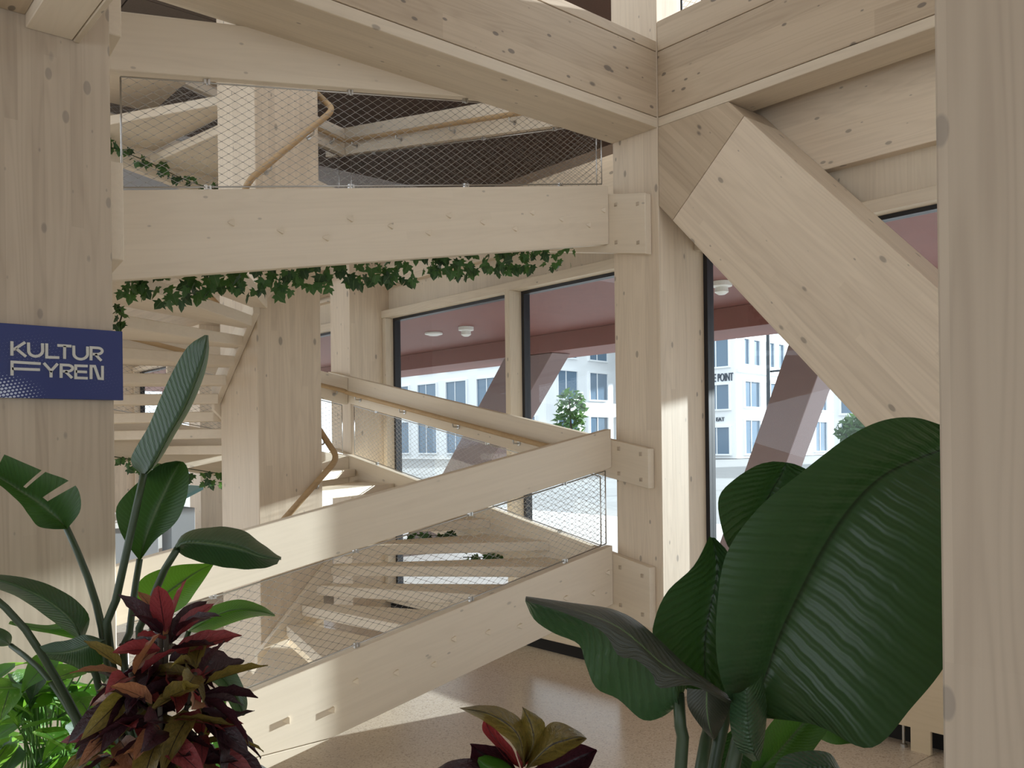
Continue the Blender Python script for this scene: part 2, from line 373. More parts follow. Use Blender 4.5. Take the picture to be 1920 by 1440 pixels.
def sign_mat():
    m, nt, b = new_mat('sign_print'); L = nt.links.new
    tc = nd(nt, 'ShaderNodeTexCoord'); sep = nd(nt, 'ShaderNodeSeparateXYZ'); L(tc.outputs['Object'], sep.inputs[0])
    x, y = sep.outputs[0], sep.outputs[1]          # local X along the sign, local Y up (set by prism frame)
    p = 0.0125
    r = math.radians(12)
    xr = mth(nt, 'DIVIDE', mth(nt, 'ADD', mth(nt, 'MULTIPLY', x, math.cos(r)), mth(nt, 'MULTIPLY', y, math.sin(r))), p)
    yr = mth(nt, 'DIVIDE', mth(nt, 'ADD', mth(nt, 'MULTIPLY', x, -math.sin(r)), mth(nt, 'MULTIPLY', y, math.cos(r))), p * 0.87)
    row = mth(nt, 'FLOOR', yr)
    xs = mth(nt, 'ADD', xr, mth(nt, 'MULTIPLY', mth(nt, 'MODULO', mth(nt, 'ADD', row, 1000), 2), 0.5))
    fx = mth(nt, 'SUBTRACT', mth(nt, 'FRACT', mth(nt, 'ADD', xs, 1000)), 0.5)
    fy = mth(nt, 'SUBTRACT', mth(nt, 'FRACT', mth(nt, 'ADD', yr, 1000)), 0.5)
    d = mth(nt, 'SQRT', mth(nt, 'ADD', mth(nt, 'MULTIPLY', fx, fx), mth(nt, 'MULTIPLY', fy, fy)))
    def blob(cx, cy, rx, ry, amp):
        a = mth(nt, 'DIVIDE', mth(nt, 'SUBTRACT', x, cx), rx); c = mth(nt, 'DIVIDE', mth(nt, 'SUBTRACT', y, cy), ry)
        q = mth(nt, 'ADD', mth(nt, 'MULTIPLY', a, a), mth(nt, 'MULTIPLY', c, c))
        return mth(nt, 'MULTIPLY', mth(nt, 'SUBTRACT', 1.0, q, clamp=True), amp)
    # three soft clouds of the halftone print (sign is 0.55 wide, 0.255 high, origin in the middle)
    rad = mth(nt, 'MAXIMUM', blob(-0.155, -0.115, 0.19, 0.085, 0.46), blob(-0.24, 0.04, 0.14, 0.14, 0.20))
    rad = mth(nt, 'MAXIMUM', rad, blob(-0.02, 0.035, 0.17, 0.09, 0.13))
    rad = mth(nt, 'MAXIMUM', rad, blob(0.19, -0.05, 0.14, 0.10, 0.09))
    f = mth(nt, 'MULTIPLY', mth(nt, 'SUBTRACT', rad, d), 14, clamp=True)
    f = mth(nt, 'MULTIPLY', f, mth(nt, 'MULTIPLY_ADD', rad, 1.4, 0.32, clamp=True))
    L(mixc(nt, f, srgb(22, 38, 104), srgb(200, 208, 226)), b.inputs['Base Color'])
    b.inputs['Roughness'].default_value = 0.4
    return m
M_SIGN = sign_mat()

# ------------------------------------------------------------------ setting: floors, facade, ceilings
fl = struct(box('floor', -7.1, 18, -5.1, 4.72, -0.25, -0.012, M_JOINT, grain='u', bevel=0))
slab = None
for i in range(9):
    for j in range(4):
        u0 = -7.05 + i * 3.0; v0 = 4.69 - (j + 1) * 2.9
        if slab is None:
            slab = box('floor_slab', u0 + 0.002, u0 + 2.998, v0 + 0.002, v0 + 2.898, -0.012, 0.0, M_FLOOR, fl, 'v', bevel=0)
            S0 = WM[slab.name].copy(); s0 = (u0, v0)
        else:
            share(slab, Matrix.Translation(W(u0 - s0[0], v0 - s0[1], 0)) @ S0, fl, 'floor_slab')
struct(box('floor_street', -60, 120, 4.8, 160, -0.35, -0.06, M_ASPH, grain='v', bevel=0))
struct(box('floor_pavement', -30, 40, 4.72, 14, -0.30, -0.02, M_PAVE, grain='u', bevel=0))
struct(box('ceiling_overhang', -9, 22, 4.66, 10.0, 2.97, 3.62, M_MAROON, grain='u'))
for k, vv in enumerate((7.55,)):
    tag(box('overhang_beam', -9, 22, vv, vv + 0.4, 2.74, 2.968, M_MAROON, grain='u'), 'maroon downstand beam under the overhang outside the windows', 'beam')

UB = [(-0.80, -0.43), (3.414, 3.785), (7.09, 7.45), (10.75, 11.12), (14.42, 14.79)]   # facade columns
VB0, VB1 = 4.148, 4.6
col_labels = ['timber column in the facade beyond the diagonal brace foot',
              'tall timber corner column between the stair and the diagonal brace',
              'timber facade column behind the stair rail, left of the first window',
              'sunlit white-looking timber column seen past the stair core at ground level',
              'farthest timber facade column, seen left of the dark plant leaf']
for (a, b_), lab in zip(UB, col_labels):
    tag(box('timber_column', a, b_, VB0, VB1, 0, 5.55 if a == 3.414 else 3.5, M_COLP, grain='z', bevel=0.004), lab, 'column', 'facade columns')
# facade bays: header wall, beam, windows
bay_words = ['the diagonal brace', 'the window mullion', 'the first stair column', 'the far sunlit column']
for i in range(4):
    u0, u1 = UB[i][1], UB[i + 1][0]
    tag(box('facade_beam', u0 + 0.001, u1 - 0.001, 4.505, 4.6, 3.10, 3.60, M_COLP, grain='u'),
        'timber edge beam above the glazing beside ' + bay_words[i], 'beam', 'facade edge beams')
    struct(box('wall_header_%d' % (i + 1), u0, u1, 4.58, 4.66, 2.87, 3.10, M_FRAME, grain='z', bevel=0))
    struct(box('trim_%d' % (i + 1), u0, u1, 4.49, 4.66, 2.80, 2.87, M_FRAME, grain='u'))
    w = struct(link('window_%d' % (i + 1), None, Matrix.Translation(W(u0, 4.62, 0))))
    box('sill', u0, u1, 4.505, 4.66, 0.10, 0.42 if i == 0 else 0.24, M_FRAME, w, 'u')
    zs = 0.42 if i == 0 else 0.24
    box('plinth', u0, u1, 4.56, 4.66, 0.0, 0.10, M_JOINT, w, 'u', bevel=0)
    mids = [5.178] if i == 1 else [(u0 + u1) / 2 + (0.9 if i == 0 else 0)]
    posts = [u0, u1 - 0.06] + mids
    if i == 0: posts = [1.2]
    for pu in posts:
        box('jamb' if pu in (u0, u1 - 0.06) else 'mullion', pu, pu + 0.058, 4.46 if pu in mids else 4.5, 4.66, zs, 2.80, M_FRAME, w, 'z')
    if i == 0:
        edges = [(0.722, 1.2), (1.258, u1)]
    else:
        edges = [(u0 + 0.058, mids[0]), (mids[0] + 0.058, u1 - 0.06)]
    for (a, b_) in edges:
        fr = box('black_frame', a, a + 0.03, 4.585, 4.65, zs, 2.80, M_BLACK, w, 'z', bevel=0)
        box('black_frame', b_ - 0.03, b_, 4.585, 4.65, zs, 2.80, M_BLACK, w, 'z', bevel=0)
        box('black_frame', a + 0.03, b_ - 0.03, 4.585, 4.65, 2.775, 2.80, M_BLACK, w, 'u', bevel=0)
        box('black_frame', a + 0.03, b_ - 0.03, 4.585, 4.65, zs, zs + 0.025, M_BLACK, w, 'u', bevel=0)
        box('pane', a + 0.03, b_ - 0.03, 4.615, 4.621, zs + 0.025, 2.775, M_GLASS, w, 'z', bevel=0)
# upper level
struct(box('floor_upper_level', 7.46, 18, -3, 4.41, 3.12, 3.60, M_BEAM, grain='u', bevel=0))
cl = struct(prism('ceiling', [W(3.4, -1.2, 5.62), W(16, -1.2, 5.62), W(16, 8.7, 5.62), W(3.4, 8.7, 5.62), W(3.4, 4.2, 5.62), W(5.0, 4.2, 5.62), W(5.0, 0.9, 5.62), W(3.4, 0.9, 5.62)], (0, 0, 0.13), M_JOINT, None, (0, 1, 0), bevel=0))   # open over the stair well
tile = None
for i in range(11):
    for j in range(8):
        u0 = 3.4 + i * 1.15; v0 = -1.2 + j * 1.24
        if u0 + 1.15 > 3.8 and u0 < 4.99 and v0 + 1.24 > 1.0 and v0 < 4.19: continue
        if tile is None:
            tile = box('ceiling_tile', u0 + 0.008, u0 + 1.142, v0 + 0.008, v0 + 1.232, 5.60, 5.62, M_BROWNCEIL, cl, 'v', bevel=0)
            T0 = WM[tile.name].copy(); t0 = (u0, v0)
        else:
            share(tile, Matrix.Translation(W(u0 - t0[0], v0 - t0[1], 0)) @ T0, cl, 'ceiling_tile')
struct(box('wall_upper', 3.4, 16, 8.7, 8.85, 3.62, 5.75, M_BROWNW, grain='u', bevel=0))
struct(box('ceiling_mezzanine', -7, 3.41, -5, 0.714, 3.12, 3.5, M_BEAM, grain='u', bevel=0))  # unseen guessed slab, shaped to keep daylight off the near columns
struct(box('wall_unseen_back', 0.8, 4.2, -5.12, -5.0, 0.0, 5.6, M_WHITE, grain='u', bevel=0))  # unseen and guessed, its span set by how much daylight should enter
struct(box('wall_unseen_side', -7.12, -7.0, -5, -2.0, 0.0, 5.6, M_WHITE, grain='v', bevel=0))  # unseen and guessed, its width chosen for the daylight it lets past
struct(box('wall_unseen_facade', -7, -0.81, 4.58, 4.66, 0.0, 5.6, M_FRAME, grain='z', bevel=0))  # unseen blind wall added to darken the near surfaces
struct(box('floor_gap_cover', -0.42, 3.41, 4.391, 4.66, 3.602, 3.66, M_FRAME, grain='u', bevel=0))  # added cover that stops sky light washing down the edge beam
struct(box('ceiling_unseen', -7, 3.39, -5, 4.40, 5.60, 5.75, M_BEAM, grain='u', bevel=0))  # unseen ceiling added to cut light from overhead
struct(box('wall_added_shade', -0.42, 0.72, 4.58, 4.66, 0.0, 2.80, M_FRAME, grain='z', bevel=0))  # added out of view to keep sun off the huge leaf
struct(box('wall_upper_far', 11.2, 11.35, -2, 8.7, 3.6, 5.62, M_WHITE, grain='v', bevel=0))

# ------------------------------------------------------------------ main frame: columns, beams, brace
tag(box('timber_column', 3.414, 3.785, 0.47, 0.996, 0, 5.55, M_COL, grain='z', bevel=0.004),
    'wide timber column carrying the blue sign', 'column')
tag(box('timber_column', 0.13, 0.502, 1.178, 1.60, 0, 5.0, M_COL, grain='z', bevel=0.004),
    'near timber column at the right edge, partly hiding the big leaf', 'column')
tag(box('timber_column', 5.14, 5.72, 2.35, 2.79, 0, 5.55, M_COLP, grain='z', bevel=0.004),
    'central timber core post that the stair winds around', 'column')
bv = thing('timber_beam', W(3.6, 2.57, 3.5), 'deep timber beam running from the upper left down to the corner column', 'beam')
box('bottom_board', 3.414, 3.785, 0.998, 4.146, 3.505, 3.565, M_FRAME, bv, 'v')  # paler timber stands in for floor light on the beam's underside
box('web', 3.414, 3.785, 0.998, 4.146, 3.569, 3.965, M_BEAM, bv, 'v')
box('top_board', 3.414, 3.785, 0.998, 4.146, 3.969, 4.03, M_BEAM, bv, 'v')
bu = thing('timber_beam', W(0, 4.27, 3.5), 'deep timber beam at the upper right above the diagonal brace', 'beam')
box('bottom_board', -0.42, 3.412, 4.15, 4.39, 3.51, 3.566, M_FRAME, bu, 'u')  # paler than the web too, light on the soffit put into the colour
box('web', -0.42, 3.412, 4.15, 4.39, 3.57, 3.965, M_BEAM, bu, 'u')
box('top_board', -0.42, 3.412, 4.15, 4.39, 3.969, 4.15, M_BEAM, bu, 'u')
hb = thing('timber_beam', W(2, 0.8, 3.07), 'pale timber beam end butting the sign column at the top left', 'beam')
box('beam_body', -1.0, 3.412, 0.716, 0.868, 3.075, 3.5, M_PALE, hb, 'u')
box('edge_strip', -1.0, 3.412, 0.870, 0.892, 3.07, 3.5, M_FRAME, hb, 'u')
# diagonal brace (46 degrees) in the plane of the facade columns
def brl(u): return 2.81 - 1.066 * (3.205 - u)
def bru(u): return 3.56 - 1.066 * (2.953 - u)
br = thing('diagonal_brace', W(0.4, 4.3, 0), 'broad diagonal timber brace rising to the corner column', 'brace')
gd = Vector(W(1, 0, 1.066))
pj = W(2.80, VB0, bru(2.80)); nrm = Vector(W(1.066, 0, -1)).normalized()
wd = (bru(2) - brl(2)) / math.sqrt(1 + 1.066 ** 2)
pl = pj + nrm * wd
u_l0 = 3.205 - 2.81 / 1.066
u_u0 = 2.953 - 3.56 / 1.066
prism('brace_timber', [W(u_l0, VB0, 0.0), pl, pj, W(u_u0, VB0, 0.0)], W(0, 0.35, 0), M_COLP, br, gd)
pj2 = pj + gd.normalized() * 0.003; pl2 = pl + gd.normalized() * 0.003
prism('head_block', [pl2, W(3.411, VB0, brl(3.411)), W(3.411, VB0, 3.508), W(2.953 - 0.05, VB0, 3.508), pj2], W(0, 0.35, 0), M_BEAM, br, gd)

# ------------------------------------------------------------------ the winding stair
H = 2.285
st = thing('winding_staircase', W(5.43, 2.57, 0), 'pale timber square winding staircase with wire mesh balustrades around the core post', 'staircase')
UN0, UN1 = 3.77, 3.83; UF0, UF1 = 7.03, 7.088
VR0, VR1 = 4.09, 4.146; VL0, VL1 = 0.998, 1.056
SL = 0.19
def side_top(s, a, turn):
    # a = u or v coordinate; returns stringer top height
    z = {1: 0.94 + SL * (a - 4.09), 2: 0.885 + 0.189 * (a - 3.77), 3: 1.49 + SL * (4.09 - a), 4: 2.04 + 0.181 * (7.03 - a)}[s]
    return z + H * turn
def P3(s, a, z, off=0.0):
    # point on the side's visible face (side 1: outer, others: inner)
    if s == 1: return W(UN0 + off, a, z)
    if s == 2: return W(a, VR0 + off, z)
    if s == 3: return W(UF0 + off, a, z)
    return W(a, VL1 - off, z)
EXT = {1: W(UN1 - UN0, 0, 0), 2: W(0, VR1 - VR0, 0), 3: W(UF1 - UF0, 0, 0), 4: W(0, VL0 - VL1, 0)}
RNG = {1: (VL1 + 0.002, VR0 - 0.002), 2: (3.47, 7.4), 3: (VR0 - 0.002, VL1 + 0.002), 4: (7.4, 3.47)}
HS, HR, RO = 0.372, 0.245, 0.74
def band(name, s, turn, a0, a1, dz_top, h, mat, parent):
    p = [P3(s, a0, side_top(s, a0, turn) + dz_top - h), P3(s, a1, side_top(s, a1, turn) + dz_top - h),
         P3(s, a1, side_top(s, a1, turn) + dz_top), P3(s, a0, side_top(s, a0, turn) + dz_top)]
    return prism(name, p, EXT[s], mat, parent, p[1] - p[0])
# peg prototype: a small square pyramid
PS = 1.45
pv = [(-.011, 0, -.011), (.011, 0, -.011), (.011, 0, .011), (-.011, 0, .011), (-.002, -.022, -.002), (.002, -.022, -.002), (.002, -.022, .002), (-.002, -.022, .002)]
pf = [(0, 1, 2, 3), (4, 7, 6, 5), (0, 4, 5, 1), (1, 5, 6, 2), (2, 6, 7, 3), (3, 7, 4, 0)]
peg_me = bpy.data.meshes.new('peg'); peg_me.from_pydata([(x * PS, y * 1.15, z * PS) for x, y, z in pv], [], pf); peg_me.materials.append(M_PALE)
plug_me = bpy.data.meshes.new('plug'); plug_me.from_pydata([((x if i < 4 else math.copysign(0.008, x)) * 1.1, y * 0.25, (z if i < 4 else math.copysign(0.008, z)) * 1.1) for i, (x, y, z) in enumerate(pv)], [], pf); plug_me.materials.append(M_COL)
stringers = {}
for turn in (0, 1):
    for s in ((1, 2, 3, 4) if turn == 0 else (1, 2, 3)):
        a0, a1 = RNG[s]
        if s == 1 and turn == 0:
            # first flight: stands on a foot piece, seam horizontal at z = .18
            zt = lambda a: side_top(1, a, 0)
            p = [P3(1, 2.08, 0.182), P3(1, a1, zt(a1) - HS), P3(1, a1, zt(a1)), P3(1, 0.75, zt(0.75)), P3(1, 0.75, 0.182)]
            so = prism('stringer', p, EXT[1], M_PALE, st, P3(1, 3, SL) - P3(1, 2, 0))
            foot = [P3(1, 2.07, 0.178), P3(1, 0.75, 0.178), P3(1, 0.75, 0.0), P3(1, 1.13, 0.0)]
            prism('stringer_foot', foot, EXT[1], M_PALE, st, (1, 0, 0))
        else:
            so = band('stringer', s, turn, a0, a1, 0, HS, M_PALE, st)
        stringers[(s, turn)] = so
        ra0, ra1 = a0, a1
        if s == 1 and turn == 0: ra0 = 0.75
        ro = band('rail_board', s, turn, ra0, ra1, RO if s == 1 else RO - 0.015, HR, M_PALE, st)
        # screw plugs on the projecting ends at the corner columns
        if s == 2:
            for brd, dz, hh in ((so, 0, HS), (ro, RO - 0.015, HR)):
                for du in (0.06, 0.24):
                    for fz in (0.18, 0.82):
                        a = 3.47 + du
                        link('plug', plug_me, Matrix.Translation(P3(2, a, side_top(2, a, turn) + dz - hh * fz, 0.0)) @ Matrix.Rotation(math.radians(-90), 4, 'Z'), brd)
# treads: 20 a turn
OU0, OU1, OV0, OV1 = UN1, UF0, VL1, VR0
IU0, IU1, IV0, IV1 = 5.095, 5.765, 2.305, 2.835
def ring(f, r):
    """f in sides (0 = start of side 1); r = 'o' or 'i'"""
    u0, u1, v0, v1 = (OU0, OU1, OV0, OV1) if r == 'o' else (IU0, IU1, IV0, IV1)
    s = int(math.floor(f)) % 4; t = f - math.floor(f)
    return [(u0, v0 + (v1 - v0) * t), (u0 + (u1 - u0) * t, v1), (u1, v1 - (v1 - v0) * t), (u1 - (u1 - u0) * t, v0)][s]
TT = 0.066
for k in range(-2, 33):
    f0 = 0.165 + k / 5 * 1.0; f1 = f0 + 0.2 + 0.012
    zc = 2.602 - H + k * (H / 20)
    if zc - TT / 2 < 0.0: continue
    if zc > 4.9: break
    outer = [ring(f0, 'o')]
    if math.floor(f1) > math.floor(f0) and abs(f1 - math.floor(f1)) > 1e-4: outer.append(ring(math.floor(f1), 'o'))
    outer.append(ring(f1, 'o'))
    inner = [ring(f0, 'i')]
    if math.floor(f1) > math.floor(f0) and abs(f1 - math.floor(f1)) > 1e-4: inner.append(ring(math.floor(f1), 'i'))
    inner.append(ring(f1, 'i'))
    poly = [W(u, v, zc - TT / 2) for u, v in outer] + [W(u, v, zc - TT / 2) for u, v in inner[::-1]]
    g = W(*outer[0], 0) - W(*inner[0], 0)
    prism('tread', poly, (0, 0, TT), M_PALE, st, g, bevel=0.004)
    # three pegs through the near stringer
    s = int(math.floor(f0)) % 4; turn = int(math.floor(f0 / 4))
    if s == 0 and (1, turn) in stringers:
        v0_ = ring(f0, 'o')[1] + 0.06
        for q in range(3):
            v_ = v0_ + q * 0.236
            if v_ < VR0 - 0.03:
                link('peg', peg_me, Matrix.Translation(W(UN0, v_, zc)) @ Matrix.Rotation(math.radians(-90), 4, 'Z'), stringers[(1, turn)])
                # local -Y (peg tip) faces the outside of the stair after the quarter turn
box('landing', 6.05, 6.85, 1.06, 2.30, 4.17, 4.26, M_PALE, st, 'v')
# inner strings on the core faces
for turn in (0, 1):
    for s in ((0, 1, 2, 3) if turn == 0 else (0, 1, 2)):
        zA = 0.22 + (turn * 4 + s) * H / 4; zB = zA + H / 4
        if zB > 4.8: continue
        (ua, va), (ub, vb) = ring(s, 'i'), ring(s + 0.9999, 'i')
        n = {0: W(1, 0, 0), 1: W(0, -1, 0), 2: W(-1, 0, 0), 3: W(0, 1, 0)}[s]
        p = [W(ua, va, zA - 0.09), W(ub, vb, zB - 0.09), W(ub, vb, zB + 0.09), W(ua, va, zA + 0.09)]
        prism('core_string', p, n * 0.043, M_PALE, st, p[1] - p[0])
# handrail around the core post
def rounded(pts, r, n=5):
    out = [pts[0]]
    for i in range(1, len(pts) - 1):
        p = pts[i]; a = (pts[i - 1] - p); b = (pts[i + 1] - p)
        ra = min(r, a.length * 0.45); rb = min(r, b.length * 0.45)
        A = p + a.normalized() * ra; B = p + b.normalized() * rb
        for k in range(n + 1):
            t = k / n
            out.append(A * (1 - t) ** 2 + p * 2 * t * (1 - t) + B * t * t)
    out.append(pts[-1]); return out
def bracket(parent, wall_pt, n, rail_pt):
    """round plate on the timber, bent rod up to the rail"""
    n = Vector(n)
    mid = wall_pt + n * (rail_pt - wall_pt).dot(n)
    V, F = tube_geo([wall_pt, wall_pt + n * 0.006], 0.017, 12)
    tube_geo(rounded([wall_pt, mid, rail_pt], 0.015, 3), 0.006, 6, V=V, F=F)
    c = wall_pt
    mesh_from('bracket', [v - c for v in V], F, M_STEEL, Matrix.Translation(c), parent)
hpts = []
for q in range(1, 9):
    s = q % 4; zz = 0.90 + q * H / 4
    if zz > 5.3: break
hu0, hu1, hv0, hv1 = 5.065, 5.795, 2.275, 2.865
corner = [(hu0, hv0), (hu0, hv1), (hu1, hv1), (hu1, hv0)]
hpts = [W(*corner[q % 4], 0.94 + q * H / 4) for q in range(0, 7)]
hr = tube('handrail', rounded(hpts, 0.07), 0.020, M_RAILW, st, 10)
for q in range(6):
    a, b_ = hpts[q], hpts[q + 1]
    n = {0: W(-1, 0, 0), 1: W(0, 1, 0), 2: W(1, 0, 0), 3: W(0, -1, 0)}[q % 4]
    for t in (0.25, 0.75):
        p = a.lerp(b_, t)
        bracket(hr, p - n * 0.075 - Vector((0, 0, 0.05)), n, p - Vector((0, 0, 0.018)))
# handrails on the rail boards, inner side
hN = {1: W(1, 0, 0), 2: W(0, -1, 0), 3: W(-1, 0, 0), 4: W(0, 1, 0)}
for turn in (0, 1):
    pts = []
    for s in ((1, 2, 3, 4) if turn == 0 else (1, 2, 3)):
        lo, hi = {1: (1.1, VR0), 2: (UN1, UF0), 3: (VR0, VL1), 4: (UF0, UN1)}[s]
        o = {1: 0.115, 2: -0.055, 3: -0.055, 4: -0.055}[s]
        for a in (lo, hi):
            a_in = a + (0.06 if (a in (lo,) and s in (1, 2)) or (a == hi and s in (3, 4)) else -0.06)
            pts.append((s, a_in, P3(s, a_in, side_top(s, a_in, turn) + RO - 0.155, o)))
    hr2 = tube('handrail', rounded([p[2] for p in pts], 0.05, 4), 0.019, M_RAILW, st, 10)
    for s in (2, 3):
        pr = [p for p in pts if p[0] == s]
        for t in (0.03, 0.25, 0.48, 0.72, 0.95):
            p = pr[0][2].lerp(pr[1][2], t)
            bracket(hr2, p - hN[s] * 0.055 - Vector((0, 0, 0.045)), hN[s], p - Vector((0, 0, 0.017)))
# wire mesh balustrades
def net(s, turn, a0, a1):
    h, wv, rw = 0.0185, 0.066, 0.001
    off = 0.03
    L = abs(a1 - a0); sg = 1 if a1 > a0 else -1
    zb = lambda a: side_top(s, a, turn) + 0.018
    gap = (RO if s == 1 else RO - 0.015) - HR - 0.036
    nr = int(round(gap / h)); h = gap / nr; n = int(L / (wv / 2))
    V, F = [], []
    c = P3(s, (a0 + a1) / 2, zb((a0 + a1) / 2), off)
    def pt(i, j):
        a = a0 + sg * min(i * wv / 2, L)
        return P3(s, a, zb(a) + j * h, off) - c
    d1 = (P3(s, 1, 0) - P3(s, 0, 0)); d2 = EXT[s].normalized()
    for j in range(nr):
        for i in range(n):
            A = pt(i, j + (i + j) % 2); B = pt(i + 1, j + (i + 1 + j) % 2)
            t = (B - A).normalized(); x = d2 * rw; y = t.cross(d2) * rw
            b = len(V)
            for q in (A, B): V.extend([q + x, q - x * 0.5 + y * 0.87, q - x * 0.5 - y * 0.87])
            F.extend([(b, b + 1, b + 4, b + 3), (b + 1, b + 2, b + 5, b + 4), (b + 2, b, b + 3, b + 5)])
    for j in range(nr + 1):
        for i in range(n + 1):
            if (i + j) % 2: continue
            q = pt(i, j); b = len(V); ex = d1.normalized() * 0.006; r = 0.0024
            V.extend([q - ex, q + ex, q + d2 * r, q + Vector((0, 0, r)), q - d2 * r, q - Vector((0, 0, r))])
            F.extend([(b, b + 2, b + 3), (b, b + 3, b + 4), (b, b + 4, b + 5), (b, b + 5, b + 2), (b + 1, b + 3, b + 2), (b + 1, b + 4, b + 3), (b + 1, b + 5, b + 4), (b + 1, b + 2, b + 5)])
    no = mesh_from('wire_mesh', V, F, M_WIRE, Matrix.Translation(c), st)
    for j, dz in ((0, -0.002), (nr, 0.002)):
        tube('cable', [P3(s, a0, zb(a0) + j * h + dz, off), P3(s, a1, zb(a1) + j * h + dz, off)], 0.004, M_STEEL, no, 6)
    for a in (a0, a1):
        tube('cable', [P3(s, a, zb(a), off), P3(s, a, zb(a) + gap, off)], 0.004, M_STEEL, no, 6)
    nc = 4
    for i in range(nc):
        a = a0 + sg * L * (i + 0.5) / nc
        for dz, zz in ((0, -0.008), (gap, 0.008)):
            for e in (-0.009, 0.009):
                p = P3(s, a + e, zb(a) + dz + zz, off)
                prism('clamp', [p + d1 * -0.005 - d2 * 0.009 - Vector((0, 0, .013)), p + d1 * 0.005 - d2 * 0.009 - Vector((0, 0, .013)), p + d1 * 0.005 + d2 * 0.009 - Vector((0, 0, .013)), p + d1 * -0.005 + d2 * 0.009 - Vector((0, 0, .013))], (0, 0, 0.026), M_STEEL, no, bevel=0)
for turn in (0, 1):
    net(1, turn, 1.15, 4.06)
    net(2, turn, 3.9, 6.98)
    net(3, turn, 4.04, 1.2)

def net_panel(p0, p1, hgt, label):
    p0, p1 = Vector(p0), Vector(p1); t = thing('mesh_balustrade', (p0 + p1) * 0.5, label, 'balustrade')
    L = (p1 - p0).length; dx = (p1 - p0).normalized(); V, F = [], []
    n = int(L / 0.033); nr = int(hgt / 0.0185); nrm = dx.cross(Vector((0, 0, 1)))
    pt = lambda i, j: p0 + dx * (i * L / n) + Vector((0, 0, j * hgt / nr))
    c = (p0 + p1) * 0.5
    for j in range(nr):
        for i in range(n):
            A = pt(i, j + (i + j) % 2) - c; B = pt(i + 1, j + (i + 1 + j) % 2) - c
            tt = (B - A).normalized(); x = nrm * 0.001; y = tt.cross(nrm) * 0.001; b = len(V)
            for q_ in (A, B): V.extend([q_ + x, q_ - x * 0.5 + y * 0.87, q_ - x * 0.5 - y * 0.87])
            F.extend([(b, b + 1, b + 4, b + 3), (b + 1, b + 2, b + 5, b + 4), (b + 2, b, b + 3, b + 5)])
    mesh_from('wire_mesh', V, F, M_WIRE, Matrix.Translation(c), t)
    for a in (p0, p1): tube('post', [a, a + Vector((0, 0, hgt))], 0.007, M_POLE, t, 6)
    for zz in (0.004, hgt): tube('cable', [p0 + Vector((0, 0, zz)), p1 + Vector((0, 0, zz))], 0.004, M_STEEL, t, 6)
net_panel(W(3.34, 4.30, 4.152), W(0.2, 4.30, 4.152), 0.9, 'wire mesh balustrade on top of the upper right beam')

# ------------------------------------------------------------------ sign
SU = 3.384
def onu(x, y, u0):
    d = PX(x, y, 1) - CAM
    return CAM + d * ((u0 - CAM.y) / d.y)
sg = thing('wall_sign', W(SU, 0.745, 1.9), 'dark blue sign with white halftone dots and raised lettering on the column', 'sign')
box('panel', SU, SU + 0.028, 0.47, 1.02, 1.775, 2.03, M_SIGN, sg, 'v', bevel=0.001)
def cr(x, y): return onu(x * 260 / 1920, 580 + y * 195 / 1440, SU - 0.006)
def strokes(lines, wd=0.0046):
    V, F = [], []
    for ln in lines:
        pts = [cr(*p) for p in ln]
        L_, R_ = [], []
        for i, p in enumerate(pts):
            t1 = (p - pts[i - 1]).normalized() if i else None
            t2 = (pts[i + 1] - p).normalized() if i < len(pts) - 1 else None
            t1 = t1 or t2; t2 = t2 or t1
            n1 = Vector((-t1.z, 0, t1.x)); n2 = Vector((-t2.z, 0, t2.x))
            n = (n1 + n2); n.normalize(); k = wd / max(0.35, n.dot(n1))
            L_.append(p + n * k); R_.append(p - n * k)
        b = len(V); m = len(pts)
        for off in (0.0, 0.006):
            V.extend([q + Vector((0, off, 0)) for q in L_]); V.extend([q + Vector((0, off, 0)) for q in R_])
        for i in range(m - 1):
            F.append((b + i, b + i + 1, b + m + i + 1, b + m + i))
            F.append((b + i, b + 2 * m + i, b + 2 * m + i + 1, b + i + 1))
            F.append((b + m + i, b + m + i + 1, b + 3 * m + i + 1, b + 3 * m + i))
        F.append((b, b + m, b + 3 * m, b + 2 * m)); F.append((b + m - 1, b + 3 * m - 1, b + 4 * m - 1, b + 2 * m - 1))
    return V, F
def arc(cx, cy, rx, ry, a0, a1, n=9):
    return [(cx + rx * math.cos(math.radians(a0 + (a1 - a0) * i / n)), cy + ry * math.sin(math.radians(a0 + (a1 - a0) * i / n))) for i in range(n + 1)]
GLY = [
    [[(166, 442), (166, 640)], [(350, 455), (185, 560)], [(222, 540), (362, 655)]],
    [[(395, 458), (398, 565)] + arc(495, 572, 97, 78, 170, 10) + [(592, 575), (590, 470)]],
    [[(648, 472), (648, 662), (822, 668)]],
    [[(797, 498), (990, 510)], [(896, 505), (896, 685)]],
    [[(1022, 502), (1024, 610)] + arc(1120, 612, 96, 78, 172, 8) + [(1214, 612), (1214, 515)]],
    [[(1262, 705), (1262, 528), (1345, 533)] + arc(1345, 577, 72, 44, -80, 85) + [(1345, 622), (1275, 618)], [(1320, 622), (1405, 712)]],
    [[(168, 915), (168, 728), (565, 752)], [(168, 822), (555, 836)]],
    [[(608, 742), (708, 852), (800, 752)], [(708, 852), (708, 942)]],
    [[(848, 948), (848, 768), (935, 772)] + arc(935, 815, 72, 43, -80, 85) + [(935, 858), (862, 856)], [(905, 858), (1000, 950)]],
    [[(1215, 785), (1050, 780), (1050, 948), (1215, 954)], [(1050, 862), (1205, 868)]],
    [[(1262, 965), (1262, 785), (1312, 787), (1372, 958), (1420, 962), (1420, 782)]],
]
for g in GLY:
    V, F = strokes(g)
    c = sum(V, Vector()) / len(V)
    mesh_from('letter', [v - c for v in V], F, M_LETTER, Matrix.Translation(c), sg)

